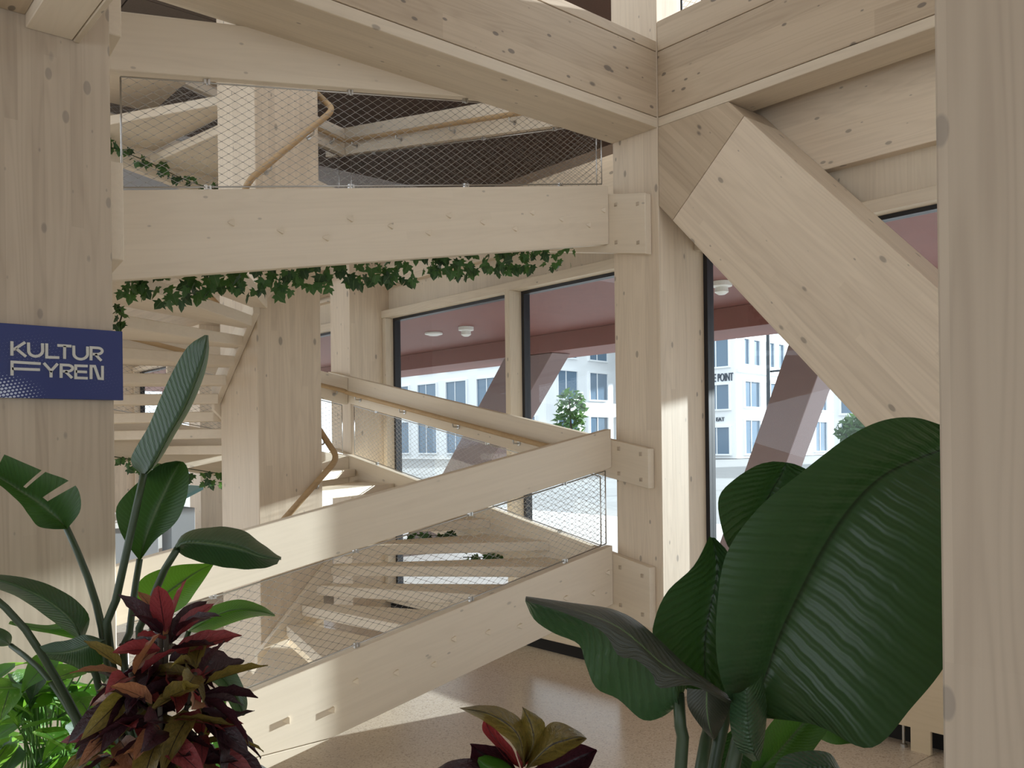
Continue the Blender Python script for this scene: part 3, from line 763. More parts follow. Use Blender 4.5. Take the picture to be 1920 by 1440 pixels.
# ------------------------------------------------------------------ low plywood convector cover at the right
cv = thing('convector_cover', W(1.5, 4.5, 0), 'low plywood cover panel standing by the window at lower right', 'cover')
prism('front_panel', [W(3.38, 4.44, 0.12), W(2.05, 4.44, 0.12), W(2.05, 4.44, 0.0), W(1.95, 4.44, 0.0), W(1.95, 4.44, 0.12), W(1.15, 4.44, 0.12), W(1.15, 4.44, 0.46), W(3.38, 4.44, 0.46)], W(0, 0.02, 0), M_PLY, cv, (0, 1, 0), bevel=0)
box('top_board', 1.15, 3.38, 4.44, 4.5, 0.46, 0.48, M_PLY, cv, 'u')
lathe('levelling_foot', [(0.008, 0.125), (0.008, 0.02), (0.018, 0.015), (0.018, 0.0)], W(2.10, 4.47, 0), M_STEEL, cv, 10)

# ------------------------------------------------------------------ outside: leaning supports, lamps, buildings, street
def leaning(u_bot, u_top, w, v0, v1, label):
    p = [W(u_bot, v0, -0.02), W(u_bot - w, v0, -0.02), W(u_top - w, v0, 2.735), W(u_top, v0, 2.735)]
    return tag(prism('leaning_support', p, W(0, v1 - v0, 0), M_LEAN, None, p[3] - p[0], bevel=0.006), label, 'support', 'leaning supports outside')
leaning(5.72, 4.57, 0.44, 7.6, 7.92, 'maroon leaning support outside the window beneath the diagonal brace')
leaning(11.45, 8.95, 0.95, 7.6, 7.92, 'maroon leaning support outside behind the window mullion')
for u_, lab in ((4.5, 'small round white lamp on the overhang soffit above the leaning support'), (8.1, 'small round white lamp on the overhang soffit seen through the first window'), (8.75, 'flush white disc lamp on the overhang soffit beside the round lamp')):
    lp = thing('soffit_lamp', W(u_, 6.3, 2.97), lab, 'lamp', 'overhang lamps')
    if u_ < 8.5:
        lathe('housing', [(0.09, 0.0), (0.09, -0.04), (0.05, -0.05)], W(u_, 6.3, 2.968), M_LAMP, lp, 20)
        lathe('diffuser', [(0.055, -0.05), (0.06, -0.09), (0.03, -0.11)], W(u_, 6.3, 2.968), M_LAMP, lp, 16)
    else:
        lathe('housing', [(0.11, 0.0), (0.11, -0.02), (0.09, -0.025)], W(u_, 6.3, 2.968), M_LAMP, lp, 20)
        lathe('diffuser', [(0.085, -0.025), (0.06, -0.035)], W(u_, 6.3, 2.968), M_LAMP, lp, 16)

def text_mesh(name, txt, size, M, mat, parent, depth=0.05):
    cu = bpy.data.curves.new(name, 'FONT'); cu.body = txt; cu.size = size; cu.extrude = depth; cu.align_x = 'CENTER'
    to = bpy.data.objects.new(name, cu); C.objects.link(to)
    bpy.context.view_layer.update()
    me = bpy.data.meshes.new_from_object(to.evaluated_get(bpy.context.evaluated_depsgraph_get()))
    bpy.data.objects.remove(to); bpy.data.curves.remove(cu)
    me.materials.clear(); me.materials.append(mat)
    return link(name, me, M, parent)

def face_frame(o, al):
    """o: world origin at ground; al: direction along the wall seen left to right; returns function (s, out, z) -> world"""
    al = Vector(al).normalized(); n = Vector((al.y, -al.x, 0))
    if n.dot(CAM - Vector(o)) < 0: n = -n
    return (lambda s, q, z: Vector(o) + al * s + n * q + Vector((0, 0, z))), al, n
def fwin(B, al, n, parent, s0, s1, z0, z1, mull=True, reveal=0.22):
    w = prism('window', [B(s0, 0.02, z0), B(s1, 0.02, z0), B(s1, 0.02, z1), B(s0, 0.02, z1)], n * 0.05, M_BLUEGL, parent, al, bevel=0)
    t = 0.14
    for (a, b_, c, d) in ((s0 - t, s0, z0 - t, z1 + t), (s1, s1 + t, z0 - t, z1 + t), (s0, s1, z0 - t, z0), (s0, s1, z1, z1 + t)):
        prism('surround', [B(a, 0.0, c), B(b_, 0.0, c), B(b_, 0.0, d), B(a, 0.0, d)], n * reveal, M_WHITEB, w, al, bevel=0)
    if mull:
        m = s0 + (s1 - s0) * 0.42
        prism('mullion', [B(m, 0.07, z0), B(m + 0.09, 0.07, z0), B(m + 0.09, 0.07, z1), B(m, 0.07, z1)], n * 0.05, M_WHITEB, w, al, bevel=0)
    return w
SUNW = Vector((0.99, 0.12, 0))
# building at the back of the street, its corner seen through the second pane
cA = Vector((54.7, 58.5, 0))
bA = thing('white_building', cA, 'white office building with a shaded front, seen through the two left panes', 'building')
B, al, n = face_frame(cA, SUNW)
prism('wall', [B(0, 0, 0), B(32, 0, 0), B(32, 0, 15.5), B(0, 0, 15.5)], n * -0.4, M_WHITEB, bA, al, bevel=0)
for i in range(6):
    for z0, z1 in ((0.6, 4.0), (5.7, 8.3), (9.6, 12.0)):
        fwin(B, al, n, bA, 1.6 + i * 4.9, 4.5 + i * 4.9, z0, z1)
B2, al2, n2 = face_frame(cA + Vector((-0.05, 0.1, 0)), Vector((0, -1, 0)))
prism('wall', [B2(-32, 0, 0), B2(0, 0, 0), B2(0, 0, 15.5), B2(-32, 0, 15.5)], n2 * -0.4, M_WHITEB, bA, al2, bevel=0)
for i in range(6):
    for z0, z1 in ((0.6, 4.0), (5.0, 8.0), (9.3, 11.8)):
        fwin(B2, al2, n2, bA, -4.6 - i * 5.2, -1.2 - i * 5.2, z0, z1)
prism('roof', [B(0, 0, 15.5), B(32, 0, 15.5), B(32, -12, 15.5), B(0, -12, 15.5)], (0, 0, 0.4), M_GREY, bA, al, bevel=0)
# corner building with the raised letters
cP = Vector((63.5, 44.0, 0))
bP = thing('white_building', cP, 'white corner building with large letters on its left face, seen below the brace', 'building')
B, al, n = face_frame(cP, SUNW)
prism('wall', [B(0, 0, 0), B(46, 0, 0), B(46, 0, 16), B(0, 0, 16)], n * -0.4, M_WHITEB, bP, al, bevel=0)
prism('ledge', [B(0, 0.0, 7.45), B(46, 0.0, 7.45), B(46, 0.0, 7.75), B(0, 0.0, 7.75)], n * 0.25, M_WHITEB, bP, al, bevel=0)
for i in range(9):
    for z0, z1 in ((0.4, 3.3), (4.5, 6.7)):
        fwin(B, al, n, bP, 1.3 + i * 4.9, 4.1 + i * 4.9, z0, z1)
    fwin(B, al, n, bP, 1.2 + i * 4.9, 2.2 + i * 4.9, 8.2, 10.4, False); fwin(B, al, n, bP, 3.0 + i * 4.9, 4.2 + i * 4.9, 8.2, 10.4, False)
    fwin(B, al, n, bP, 1.3 + i * 4.9, 4.1 + i * 4.9, 11.6, 13.8)
B2, al2, n2 = face_frame(cP + Vector((-0.05, 0.1, 0)), Vector((0, -1, 0)))
prism('wall', [B2(-10, 0, 0), B2(0, 0, 0), B2(0, 0, 16), B2(-10, 0, 16)], n2 * -0.4, M_WHITEB, bP, al2, bevel=0)
for i in range(3):
    for z0, z1 in ((0.4, 2.7), (4.3, 6.4), (8.0, 10.4), (11.6, 13.8)):
        fwin(B2, al2, n2, bP, -2.9 - i * 3.2, -0.5 - i * 3.2, z0, z1)
R2 = Matrix((al2, Vector((0, 0, 1)), n2)).transposed().to_4x4()
text_mesh('lettering', 'THE POINT', 1.05, Matrix.Translation(B2(-1.5, 0.05, 6.72)) @ R2 @ Matrix.Diagonal((0.52, 0.95, 1, 1)), M_SIGNTXT, bP)
text_mesh('shop_lettering', 'EAT', 0.5, Matrix.Translation(B2(-1.5, 0.05, 3.25)) @ R2, M_SIGNTXT, bP)
prism('roof', [B(0, 0, 16), B(46, 0, 16), B(46, -12, 16), B(0, -12, 16)], (0, 0, 0.4), M_GREY, bP, al, bevel=0)
# blue-shaded block far right behind the leaning support
cR = PX(1640, 840, 60); cR.z = 0
bR = thing('blue_glazed_building', cR, 'low blue glazed building behind the leaning support at the right', 'building')
B, al, n = face_frame(cR + Vector((-5, 3, 0)), Vector((0.6, -0.8, 0)))
prism('wall', [B(2.5, 0, 0), B(36, 0, 0), B(36, 0, 6.5), B(2.5, 0, 6.5)], n * -0.4, M_WHITEB, bR, al, bevel=0)
for i in range(8):
    for z0, z1 in ((0.3, 2.6), (3.3, 5.8)):
        fwin(B, al, n, bR, 2.9 + i * 4.1, 6.5 + i * 4.1, z0, z1)
# lamp post
lpp = PX(1443, 900, 30); lpp.z = -0.06
lpo = thing('street_lamp', lpp, 'thin dark street lamp post before the corner building', 'street lamp')
tube('post', [lpp, lpp + Vector((0, 0, 5.6))], [0.09, 0.06], M_POLE, lpo, 8)
tube('arm', [lpp + Vector((0, 0, 4.0)), lpp + Vector((0.5, -0.75, 4.05)), lpp + Vector((0.7, -1.05, 4.0))], 0.035, M_POLE, lpo, 6)
tube('lantern', [lpp + Vector((0.7, -1.05, 4.02)), lpp + Vector((1.0, -1.5, 4.0))], 0.09, M_POLE, lpo, 8)
# small street tree
def ico_leaf(me_name, mat, n, R, leaf=0.22, seed=1):
    rnd = random.Random(seed); V, F, UV = [], [], []
    for i in range(n):
        while True:
            p = Vector((rnd.uniform(-1, 1), rnd.uniform(-1, 1), rnd.uniform(-1, 1)))
            if p.length < 1: break
        p = Vector((p.x * R[0], p.y * R[1], p.z * R[2]))
        a = Vector((rnd.gauss(0, 1), rnd.gauss(0, 1), rnd.gauss(0, 1))).normalized(); b = a.orthogonal().normalized()
        k = len(V); l = leaf * rnd.uniform(0.6, 1.2)
        V.extend([p - a * l, p + b * l * 0.45, p + a * l, p - b * l * 0.45]); F.append((k, k + 1, k + 2, k + 3)); UV.extend([(0, .5), (.5, 1), (1, .5), (.5, 0)])
    return V, F, UV
def tree(px, py, d, h, R, label, seed):
    p = PX(px, py, d); p.z = -0.06
    t = thing('street_tree', p, label, 'tree', 'street trees')
    tube('trunk', [p, p + Vector((0.05, 0, h * 0.5)), p + Vector((0, 0.1, h))], [0.12, 0.08, 0.03], M_BARK, t, 7)
    V, F, UV = ico_leaf('foliage', M_IVY, 420, R, 0.28, seed)
    stuff(mesh_from('foliage', V, F, M_IVY, Matrix.Translation(p + Vector((0, 0, h * 0.78))), t, uvs=UV))
tree(1071, 870, 52, 4.2, (1.0, 1.0, 1.6), 'small green street tree before the white building, seen through the second pane', 3)
tree(1610, 870, 45, 2.6, (1.1, 1.1, 0.9), 'low leafy tree before the blue glazed building', 4)

# ------------------------------------------------------------------ far end of the ground floor
ct = thing('service_counter', PX(300, 1000, 9.2), 'grey counter with a pale top far behind the leaves at left', 'counter')
c0 = PX(300, 1000, 9.2); cu, cvv = c0.y, c0.x
box('body', cu - 0.1, cu + 1.6, cvv - 1.2, cvv - 0.05, 0.0, 0.78, M_GREY, ct, 'u')
box('counter_top', cu - 0.15, cu + 1.65, cvv - 1.25, cvv - 0.0, 0.782, 0.83, M_WHITE, ct, 'u')
pp = PX(322, 975, 12.2)
ps = thing('info_board', Vector((pp.x, pp.y, 0)), 'small red standing poster board behind the counter', 'poster')
box('poster', pp.y, pp.y + 0.03, pp.x - 0.16, pp.x + 0.10, 0.45, 0.98, M_RED, ps, 'z')
box('board_frame', pp.y + 0.032, pp.y + 0.06, pp.x - 0.20, pp.x + 0.14, 0.0, 1.02, M_WHITE, ps, 'z')
gp = PX(345, 945, 9.6)
gb = thing('lectern_stand', Vector((gp.x, gp.y, 0)), 'teal-topped grey reading stand beside the sunlit column', 'stand')
box('stand_body', gp.y, gp.y + 0.3, gp.x - 0.14, gp.x + 0.12, 0.0, 0.92, M_GREY, gb, 'z')
prism('slanted_top', [W(gp.y - 0.05, gp.x - 0.2, 0.93), W(gp.y - 0.05, gp.x + 0.2, 1.12), W(gp.y - 0.05, gp.x + 0.2, 1.16), W(gp.y - 0.05, gp.x - 0.2, 0.97)], W(0.45, 0, 0), M_TEAL, gb)

# ------------------------------------------------------------------ ivy garlands
def ivy_mesh(name, mat, k):
    rnd = random.Random(k)
    out = [(0, 0.02), (0.22, -0.10), (0.50, -0.06), (0.40, 0.14), (0.62, 0.40), (0.33, 0.42), (0.30, 0.62), (0, 1.0)]
    pts = [(x * rnd.uniform(.85, 1.15), y) for x, y in out]
    V = [(0, 0.35, 0.03)] + [(x, y, -0.10 * abs(x) - 0.06 * y * y) for x, y in pts] + [(-x * rnd.uniform(.9, 1.1), y, -0.10 * abs(x) - 0.06 * y * y) for x, y in pts[-2:0:-1]]
    n = len(V) - 1
    F = [(0, 1 + i, 1 + (i + 1) % n) for i in range(n)]
    me = bpy.data.meshes.new(name); me.from_pydata([Vector(v) for v in V], [], F); me.materials.append(mat)
    lay = me.uv_layers.new(name='UVMap')
    for l in me.loops:
        v = V[l.vertex_index]; lay.data[l.index].uv = (v[1], v[0] * 0.7 + 0.5)
    return me
IVM = [ivy_mesh('ivy_leaf', M_IVY, 1), ivy_mesh('ivy_leaf', M_IVYD, 2), ivy_mesh('ivy_leaf', M_IVY, 3)]
def garland(pts, n, label, size=0.06, spread=0.05, drop=0.08, seed=1, up=0.01):
    rnd = random.Random(seed)
    path = catmull(pts, max(6, len(pts) * 4))
    g = thing('ivy_garland', path[0], label, 'garland', 'ivy garlands on the stair')
    tube('vine', path, 0.004, M_VINE, g, 5)
    for i in range(n):
        t = rnd.random() * (len(path) - 1); k = int(t); p = path[k].lerp(path[min(k + 1, len(path) - 1)], t - k)
        p = p + Vector((rnd.gauss(0, spread * 0.5), rnd.gauss(0, spread * 0.5), rnd.uniform(-drop, up)))
        s = size * rnd.uniform(0.65, 1.2)
        # blade hangs: tip down and outward, face roughly to the viewer
        tip = Vector((rnd.gauss(0, 0.5), rnd.gauss(0, 0.5), -1 + rnd.gauss(0, 0.45))).normalized()
        nn = (CAM - p).normalized() + Vector((rnd.gauss(0, .6), rnd.gauss(0, .6), rnd.gauss(0, .6))); z = (nn - tip * nn.dot(tip)).normalized()
        x = tip.cross(z)
        R = Matrix((x * s, tip * s, z * s)).transposed().to_4x4()
        link('leaf', rnd.choice(IVM), Matrix.Translation(p) @ R, g)
s3b = lambda v: side_top(1, v, 1) - HS
garland([W(3.93, v, s3b(v) + 0.035) for v in (1.15, 1.6, 2.1, 2.6, 3.1, 3.5, 3.85)], 280, 'long ivy garland hanging under the upper near stringer', 0.056, 0.07, 0.13, 1)
s32 = lambda v, t: side_top(3, v, t)
garland([W(6.90, v, s32(v, 1) - 0.33 + 0.02 * math.sin(v * 9)) for v in (3.0, 2.6, 2.2, 1.7)], 60, 'short ivy garland behind the upper mesh at left', 0.06, 0.07, 0.07, 2, 0.07)
garland([W(6.95, v, s32(v, 0) - HS + 0.02) for v in (2.95, 2.6, 2.2, 1.6)], 70, 'ivy garland under the far flight behind the dark oval leaf', 0.06, 0.08, 0.10, 3)
garland([PX(765, 1003, 6.6), PX(815, 1004, 6.6), PX(872, 1008, 6.6)], 26, 'small ivy sprig between the treads just below the near rail', 0.07, 0.04, 0.05, 4, 0.03)
garland([PX(868, 1045, 6.4), PX(905, 1045, 6.4), PX(945, 1048, 6.4)], 20, 'small ivy sprig between the lower treads near the corner column', 0.07, 0.04, 0.05, 5, 0.03)
garland([PX(222, 575, 4.2), PX(228, 590, 4.2), PX(224, 606, 4.2)], 9, 'ivy tip peeping out beside the sign column', 0.05, 0.02, 0.02, 6, 0.02)

# ------------------------------------------------------------------ planters and plants
def trough(u0, u1, v0, v1, h, label):
    t = thing('planter', W((u0 + u1) / 2, (v0 + v1) / 2, 0), label, 'planter', 'grey planters')
    box('side_panel', u0, u1, v0, v0 + 0.02, 0.03, h, M_TROUGH, t, 'u'); box('side_panel', u0, u1, v1 - 0.02, v1, 0.03, h, M_TROUGH, t, 'u')
    box('end_panel', u0, u0 + 0.02, v0 + 0.02, v1 - 0.02, 0.03, h, M_TROUGH, t, 'v'); box('end_panel', u1 - 0.02, u1, v0 + 0.02, v1 - 0.02, 0.03, h, M_TROUGH, t, 'v')
    box('base', u0 + 0.02, u1 - 0.02, v0 + 0.02, v1 - 0.02, 0.0, 0.05, M_TROUGH, t, 'u')
    box('soil', u0 + 0.021, u1 - 0.021, v0 + 0.021, v1 - 0.021, 0.05, h - 0.05, M_SOIL, t, 'u', bevel=0)
trough(1.75, 2.85, 0.15, 1.3, 0.5, 'long grey planter trough below the left plants')
trough(0.62, 1.5, 0.78, 1.5, 0.5, 'grey planter trough below the big-leaved plant at right')

def leaf(left, mid, right, mat, parent, nL=26, nW=5, bulge=0.06, gaps=(), name='leaf', wave=0.0, byidx=False):
    def S(l):
        return (catmull_idx if byidx else catmull)([PX(*p) for p in l], nL)
    A, Mi_, B_ = S(left), S(mid), S(right)
    ws = [i / nW for i in range(-nW, nW + 1)]
    V, UV, F = [], [], []
    for i in range(nL):
        t = i / (nL - 1)
        wid = (A[i] - B_[i]).length
        nn = ((A[i] - B_[i]).cross(Mi_[min(i + 1, nL - 1)] - Mi_[max(i - 1, 0)]))
        if nn.length < 1e-9: nn = CAM - Mi_[i]
        nn.normalize()
        if nn.dot(CAM - Mi_[i]) < 0: nn = -nn
        for w in ws:
            e = A[i] if w < 0 else B_[i]; a = abs(w)
            p = Mi_[i].lerp(e, a) + nn * (bulge * wid * math.sin(math.pi * a) + wave * wid * a * math.sin(t * 31 + (0 if w < 0 else 2)))
            V.append(p); UV.append((t, 0.5 + w * 0.5))
    m = len(ws)
    for i in range(nL - 1):
        t = (i + 0.5) / (nL - 1)
        for j in range(m - 1):
            w = (ws[j] + ws[j + 1]) / 2
            if any(abs(t - g) < gw and w * sd > 0.15 for g, gw, sd in gaps): continue
            F.append((i * m + j, i * m + j + 1, (i + 1) * m + j + 1, (i + 1) * m + j))
    c = Mi_[0].copy()
    return mesh_from(name, [v - c for v in V], F, mat, Matrix.Translation(c), parent, smooth=True, uvs=UV)
def stem(pts, r0, r1, parent, mat=None, name='petiole'):
    P_ = catmull([PX(*p) if len(p) == 3 and not isinstance(p, Vector) else p for p in pts], 14)
    return tube(name, P_, [r0 + (r1 - r0) * i / 13 for i in range(14)], mat or M_STEM, parent, 8)

# --- left bird-of-paradise plant
root = Vector((0.82, 2.30, 0.44))
sp = thing('bird_of_paradise_plant', root, 'tall dark green plant with paddle leaves in front of the sign column', 'plant')
D = 2.35
def q(*pts, d=D, d1=None):
    n = len(pts); d1 = d if d1 is None else d1
    return [(x, y, d + (d1 - d) * i / max(1, n - 1)) for i, (x, y) in enumerate(pts)]
# upright rolled leaf
leaf(q((268, 892), (245, 862), (278, 800), (300, 748), (322, 700), (352, 650), (384, 628)),
     q((268, 892), (288, 868), (318, 812), (345, 765), (366, 715), (382, 668), (387, 628), d=2.30),
     q((268, 892), (296, 868), (330, 812), (360, 760), (384, 700), (392, 655), (389, 629), d=2.42), M_LEAF, sp, bulge=0.05)
stem([(270, 888, 2.31), (245, 1000, 2.3), (222, 1110, 2.3), (206, 1230, 2.3), root], 0.010, 0.013, sp)
# oval dark leaf
leaf(q((262, 1052), (232, 1010), (217, 965), (228, 935), (262, 902), (298, 872), (330, 864)),
     q((262, 1052), (275, 1005), (292, 960), (308, 925), (322, 895), (333, 876), (338, 865), d=2.42),
     q((262, 1052), (292, 1012), (325, 985), (345, 950), (354, 905), (352, 878), (344, 866)), M_LEAF, sp, bulge=0.04, wave=0.01)
stem([(262, 1048, 2.42), (252, 1110, 2.4), (243, 1185, 2.35), (235, 1270, 2.3), root], 0.009, 0.012, sp)
# drooping leaf to the right
leaf(q((328, 1030), (345, 1000), (400, 988), (452, 993), (492, 1020), (527, 1046)),
     q((328, 1030), (350, 1018), (400, 1020), (450, 1030), (490, 1045), (527, 1050), d=2.2),
     q((328, 1030), (352, 1046), (400, 1060), (450, 1067), (490, 1066), (520, 1058), d=2.25), M_LEAF, sp, bulge=0.05, wave=0.008)
stem([(332, 1030, 2.22), (305, 1075, 2.25), (285, 1130, 2.28), (262, 1230, 2.3), root], 0.009, 0.012, sp)
# translucent green leaf behind
leaf(q((285, 1165), (258, 1135), (254, 1105), (275, 1078), (330, 1060), (398, 1056), d=2.6),
     q((285, 1165), (290, 1140), (310, 1115), (340, 1092), (370, 1072), (400, 1057), d=2.66),
     q((285, 1165), (320, 1152), (348, 1135), (368, 1108), (386, 1082), (401, 1058), d=2.6), M_LEAFG, sp, bulge=0.03)
stem([(287, 1162, 2.6), (275, 1230, 2.5), (255, 1330, 2.4), root], 0.007, 0.010, sp)
# torn leaf at far left
leaf(q((126, 992), (150, 958), (148, 920), (126, 900), (83, 884), (46, 868), (0, 849), (-50, 832)),
     q((126, 992), (108, 972), (88, 955), (66, 938), (40, 922), (14, 905), (-12, 890), (-50, 870), d=2.42),
     q((126, 992), (98, 992), (70, 986), (54, 965), (36, 942), (10, 918), (-15, 900), (-50, 880)), M_LEAF, sp, nL=40, gaps=((0.33, 0.018, -1), (0.53, 0.016, -1), (0.80, 0.012, -1)), bulge=0.03, wave=0.008)
stem([(124, 988, 2.42), (160, 1070, 2.4), (188, 1160, 2.36), (206, 1250, 2.32), root], 0.009, 0.013, sp)
# mid left leaf
leaf(q((155, 1205), (168, 1160), (146, 1128), (105, 1102), (60, 1086), (10, 1078), (-40, 1076)),
     q((155, 1205), (140, 1172), (115, 1145), (82, 1122), (48, 1105), (8, 1090), (-40, 1080), d=2.28),
     q((155, 1205), (122, 1182), (92, 1160), (62, 1138), (30, 1118), (-5, 1104), (-40, 1090)), M_LEAF, sp, bulge=0.05, wave=0.006)
stem([(150, 1198, 2.28), (178, 1260, 2.28), (200, 1330, 2.3), root], 0.009, 0.012, sp)
# folded leaf with a green edge
leaf(q((160, 1202), (140, 1165), (90, 1172), (50, 1168), (20, 1164), d=2.45),
     q((160, 1202), (130, 1180), (90, 1180), (50, 1174), (18, 1166), d=2.40),
     q((160, 1202), (130, 1196), (95, 1188), (60, 1182), (16, 1170), d=2.45), M_LEAFG, sp, bulge=0.05)
# broad hanging leaf
leaf(q((196, 1200), (160, 1190), (128, 1200), (100, 1204), (74, 1212), d=2.2),
     q((196, 1200), (170, 1210), (140, 1220), (112, 1225), (85, 1224), d=2.16),
     q((196, 1200), (192, 1245), (168, 1262), (130, 1246), (95, 1236), d=2.2), M_LEAF, sp, bulge=0.05, wave=0.01)
stem([(192, 1202, 2.18), (205, 1270, 2.22), (215, 1340, 2.28), root], 0.008, 0.011, sp)
# small tip at the left edge with its long stalk
leaf(q((20, 1210), (22, 1192), (8, 1180), (-20, 1172), d=2.5), q((20, 1210), (8, 1198), (-8, 1190), (-30, 1180), d=2.46), q((20, 1210), (2, 1212), (-15, 1208), (-34, 1196), d=2.5), M_LEAF, sp, nL=14)
stem([(20, 1210, 2.48), (75, 1255, 2.42), (130, 1330, 2.36), (175, 1420, 2.32), root], 0.007, 0.011, sp)
stem([(-30, 1105, 2.2), (40, 1170, 2.22), (110, 1280, 2.26), (165, 1380, 2.3), root], 0.009, 0.013, sp)
# bright leaf to the right of the croton, and lit drooping leaves
leaf(q((352, 1185), (372, 1152), (410, 1132), (452, 1124), (492, 1136), (515, 1152), d=2.5),
     q((352, 1185), (380, 1168), (415, 1150), (450, 1142), (488, 1146), (516, 1154), d=2.44),
     q((352, 1185), (385, 1186), (420, 1174), (455, 1162), (490, 1155), (515, 1156), d=2.5), M_LEAFG, sp, bulge=0.05, wave=0.008)
stem([(354, 1184, 2.48), (325, 1260, 2.42), (280, 1360, 2.36), root], 0.007, 0.011, sp)
leaf(q((362, 1252), (398, 1232), (432, 1246), (454, 1282), (464, 1315), (460, 1340), d=2.5),
     q((362, 1252), (392, 1252), (420, 1272), (440, 1300), (452, 1325), (457, 1342), d=2.45),
     q((362, 1252), (380, 1272), (404, 1282), (422, 1305), (436, 1330), (450, 1342), d=2.5), M_LEAF, sp, bulge=0.05)
stem([(364, 1252, 2.47), (330, 1310, 2.42), (275, 1400, 2.36), root], 0.007, 0.011, sp)
leaf(q((375, 1300), (400, 1292), (420, 1305), (425, 1335), (418, 1368), d=2.6),
     q((375, 1300), (394, 1312), (406, 1330), (412, 1350), (415, 1370), d=2.56),
     q((375, 1300), (382, 1325), (390, 1348), (400, 1362), (412, 1372), d=2.6), M_LEAFG, sp, nL=16)
stem([(376, 1300, 2.58), (330, 1350, 2.5), (270, 1430, 2.4), root], 0.006, 0.010, sp)

# --- croton
def blade(name, mat, L=0.13, wd=0.036, curl=0.5, seed=0, nl=10):
    rnd = random.Random(seed); V, UV, F = [], [], []
    for i in range(nl):
        t = i / (nl - 1)
        w = wd * 0.5 * (math.sin(math.pi * min(1, t ** 0.85)) ** 0.8) * 1.0 + 0.0006
        y = L * (t - 0.04 * curl * t * t); z = -curl * L * 0.42 * t * t + 0.10 * L * t
        for j in (-2, -1, 0, 1, 2):
            a = j / 2
            V.append((a * w, y, z + abs(a) * w * 0.55 + (0.003 * math.sin(t * 22 + seed + j) if abs(j) == 2 else 0)))
            UV.append((t, 0.5 + a * 0.5))
    for i in range(nl - 1):
        for j in range(4):
            F.append((i * 5 + j, i * 5 + j + 1, i * 5 + 6 + j, i * 5 + 5 + j))
    me = bpy.data.meshes.new(name); me.from_pydata([Vector(v) for v in V], [], F); me.materials.append(mat)
    lay = me.uv_layers.new(name='UVMap')
    for l in me.loops: lay.data[l.index].uv = UV[l.vertex_index]
    for p in me.polygons: p.use_smooth = True
    return me
CB = [[blade('croton_leaf', m, 0.155, 0.054, c, i * 3 + int(c * 10)) for c in (0.2, 0.6, 1.0)] for i, m in enumerate(CROT)]
def place_leaf(me, p, azdir, elev, s, parent, roll=0.0, name='leaf'):
    y = (azdir * math.cos(elev) + Vector((0, 0, math.sin(elev)))).normalized()
    x = y.cross(Vector((0, 0, 1))).normalized(); z = x.cross(y)
    x, z = x * math.cos(roll) + z * math.sin(roll), z * math.cos(roll) - x * math.sin(roll)
    M = Matrix.Translation(p) @ Matrix((x * s, y * s, z * s)).transposed().to_4x4()
    return link(name, me, M, parent)
rnd = random.Random(11)
base = PX(305, 1440, 2.1); top = PX(300, 1165, 2.1)
cr_ = thing('croton_plant', Vector((base.x, base.y, 0.44)), 'bushy croton with dark red, olive and orange leaves at the lower left', 'plant')
trunk = [Vector((base.x, base.y, 0.44)), base, top - Vector((0, 0, 0.02))]
tube('stem', catmull(trunk, 8), [0.014, 0.013, 0.012, 0.011, 0.010, 0.009, 0.008, 0.006], M_BARK, cr_, 7)
def rosette(c, n, ls, up, wts):
    for i in range(n):
        t = i / n
        az = i * 2.39996 + rnd.uniform(-0.35, 0.35)
        dv = Vector((math.cos(az), math.sin(az), 0))
        el = -0.75 + (up + 0.75) * t + rnd.uniform(-0.3, 0.3)
        p = c + dv * rnd.uniform(0.006, 0.03) + Vector((0, 0, -0.10 + 0.11 * t + rnd.uniform(-0.02, 0.02)))
        ty = rnd.choices([0, 1, 2, 3], wts)[0]
        place_leaf(rnd.choice(CB[ty]), p, dv, el, ls * rnd.uniform(0.72, 1.12) * (1 - 0.25 * t), cr_, rnd.uniform(-0.9, 0.9))
for (x, y, d, n, ls, up, wts) in ((312, 1190, 2.10, 30, 1.15, 1.2, (0.60, 0.25, 0.05, 0.10)), (245, 1262, 2.04, 24, 1.1, 0.7, (0.50, 0.10, 0.18, 0.22)),
                                  (366, 1262, 2.05, 26, 1.1, 0.6, (0.42, 0.20, 0.30, 0.08)), (300, 1325, 1.98, 26, 1.1, 0.5, (0.35, 0.15, 0.30, 0.20)),
                                  (225, 1372, 2.02, 26, 1.15, 0.4, (0.28, 0.36, 0.26, 0.10)), (378, 1375, 2.06, 26, 1.1, 0.4, (0.30, 0.28, 0.22, 0.20)),
                                  (305, 1425, 1.98, 26, 1.0, 0.4, (0.26, 0.26, 0.28, 0.20))):
    c = PX(x, y, d)
    tube('branch', catmull([Vector((base.x, base.y, base.z - 0.18)), (base + c) * 0.5 - Vector((0, 0, 0.05)), c], 6), 0.006, M_BARK, cr_, 6)
    rosette(c, n, ls, up, wts)
# --- small croton at the bottom centre
b2 = PX(985, 1452, 1.62)
c2 = thing('croton_plant', Vector((b2.x, b2.y, 0.44)), 'small dark red and olive croton at the bottom centre', 'plant')
tube('stem', [Vector((b2.x, b2.y, 0.44)), b2], [0.012, 0.008], M_BARK, c2, 7)
S = lambda *p, d=1.6, d1=None: q(*p, d=d, d1=d1)
leaf(S((985, 1440), (960, 1395), (925, 1365), (900, 1348), (862, 1328)), S((985, 1440), (972, 1380), (940, 1350), (905, 1335), (861, 1328), d=1.56), S((985, 1440), (990, 1370), (955, 1333), (912, 1322), (863, 1327)), CROT[2], c2, bulge=0.05, wave=0.04)
leaf(S((978, 1440), (988, 1405), (976, 1370), (980, 1328)), S((978, 1440), (1000, 1395), (996, 1360), (979, 1325), d=1.58), S((978, 1440), (1012, 1400), (1022, 1358), (1003, 1338)), CROT[2], c2, nL=16)
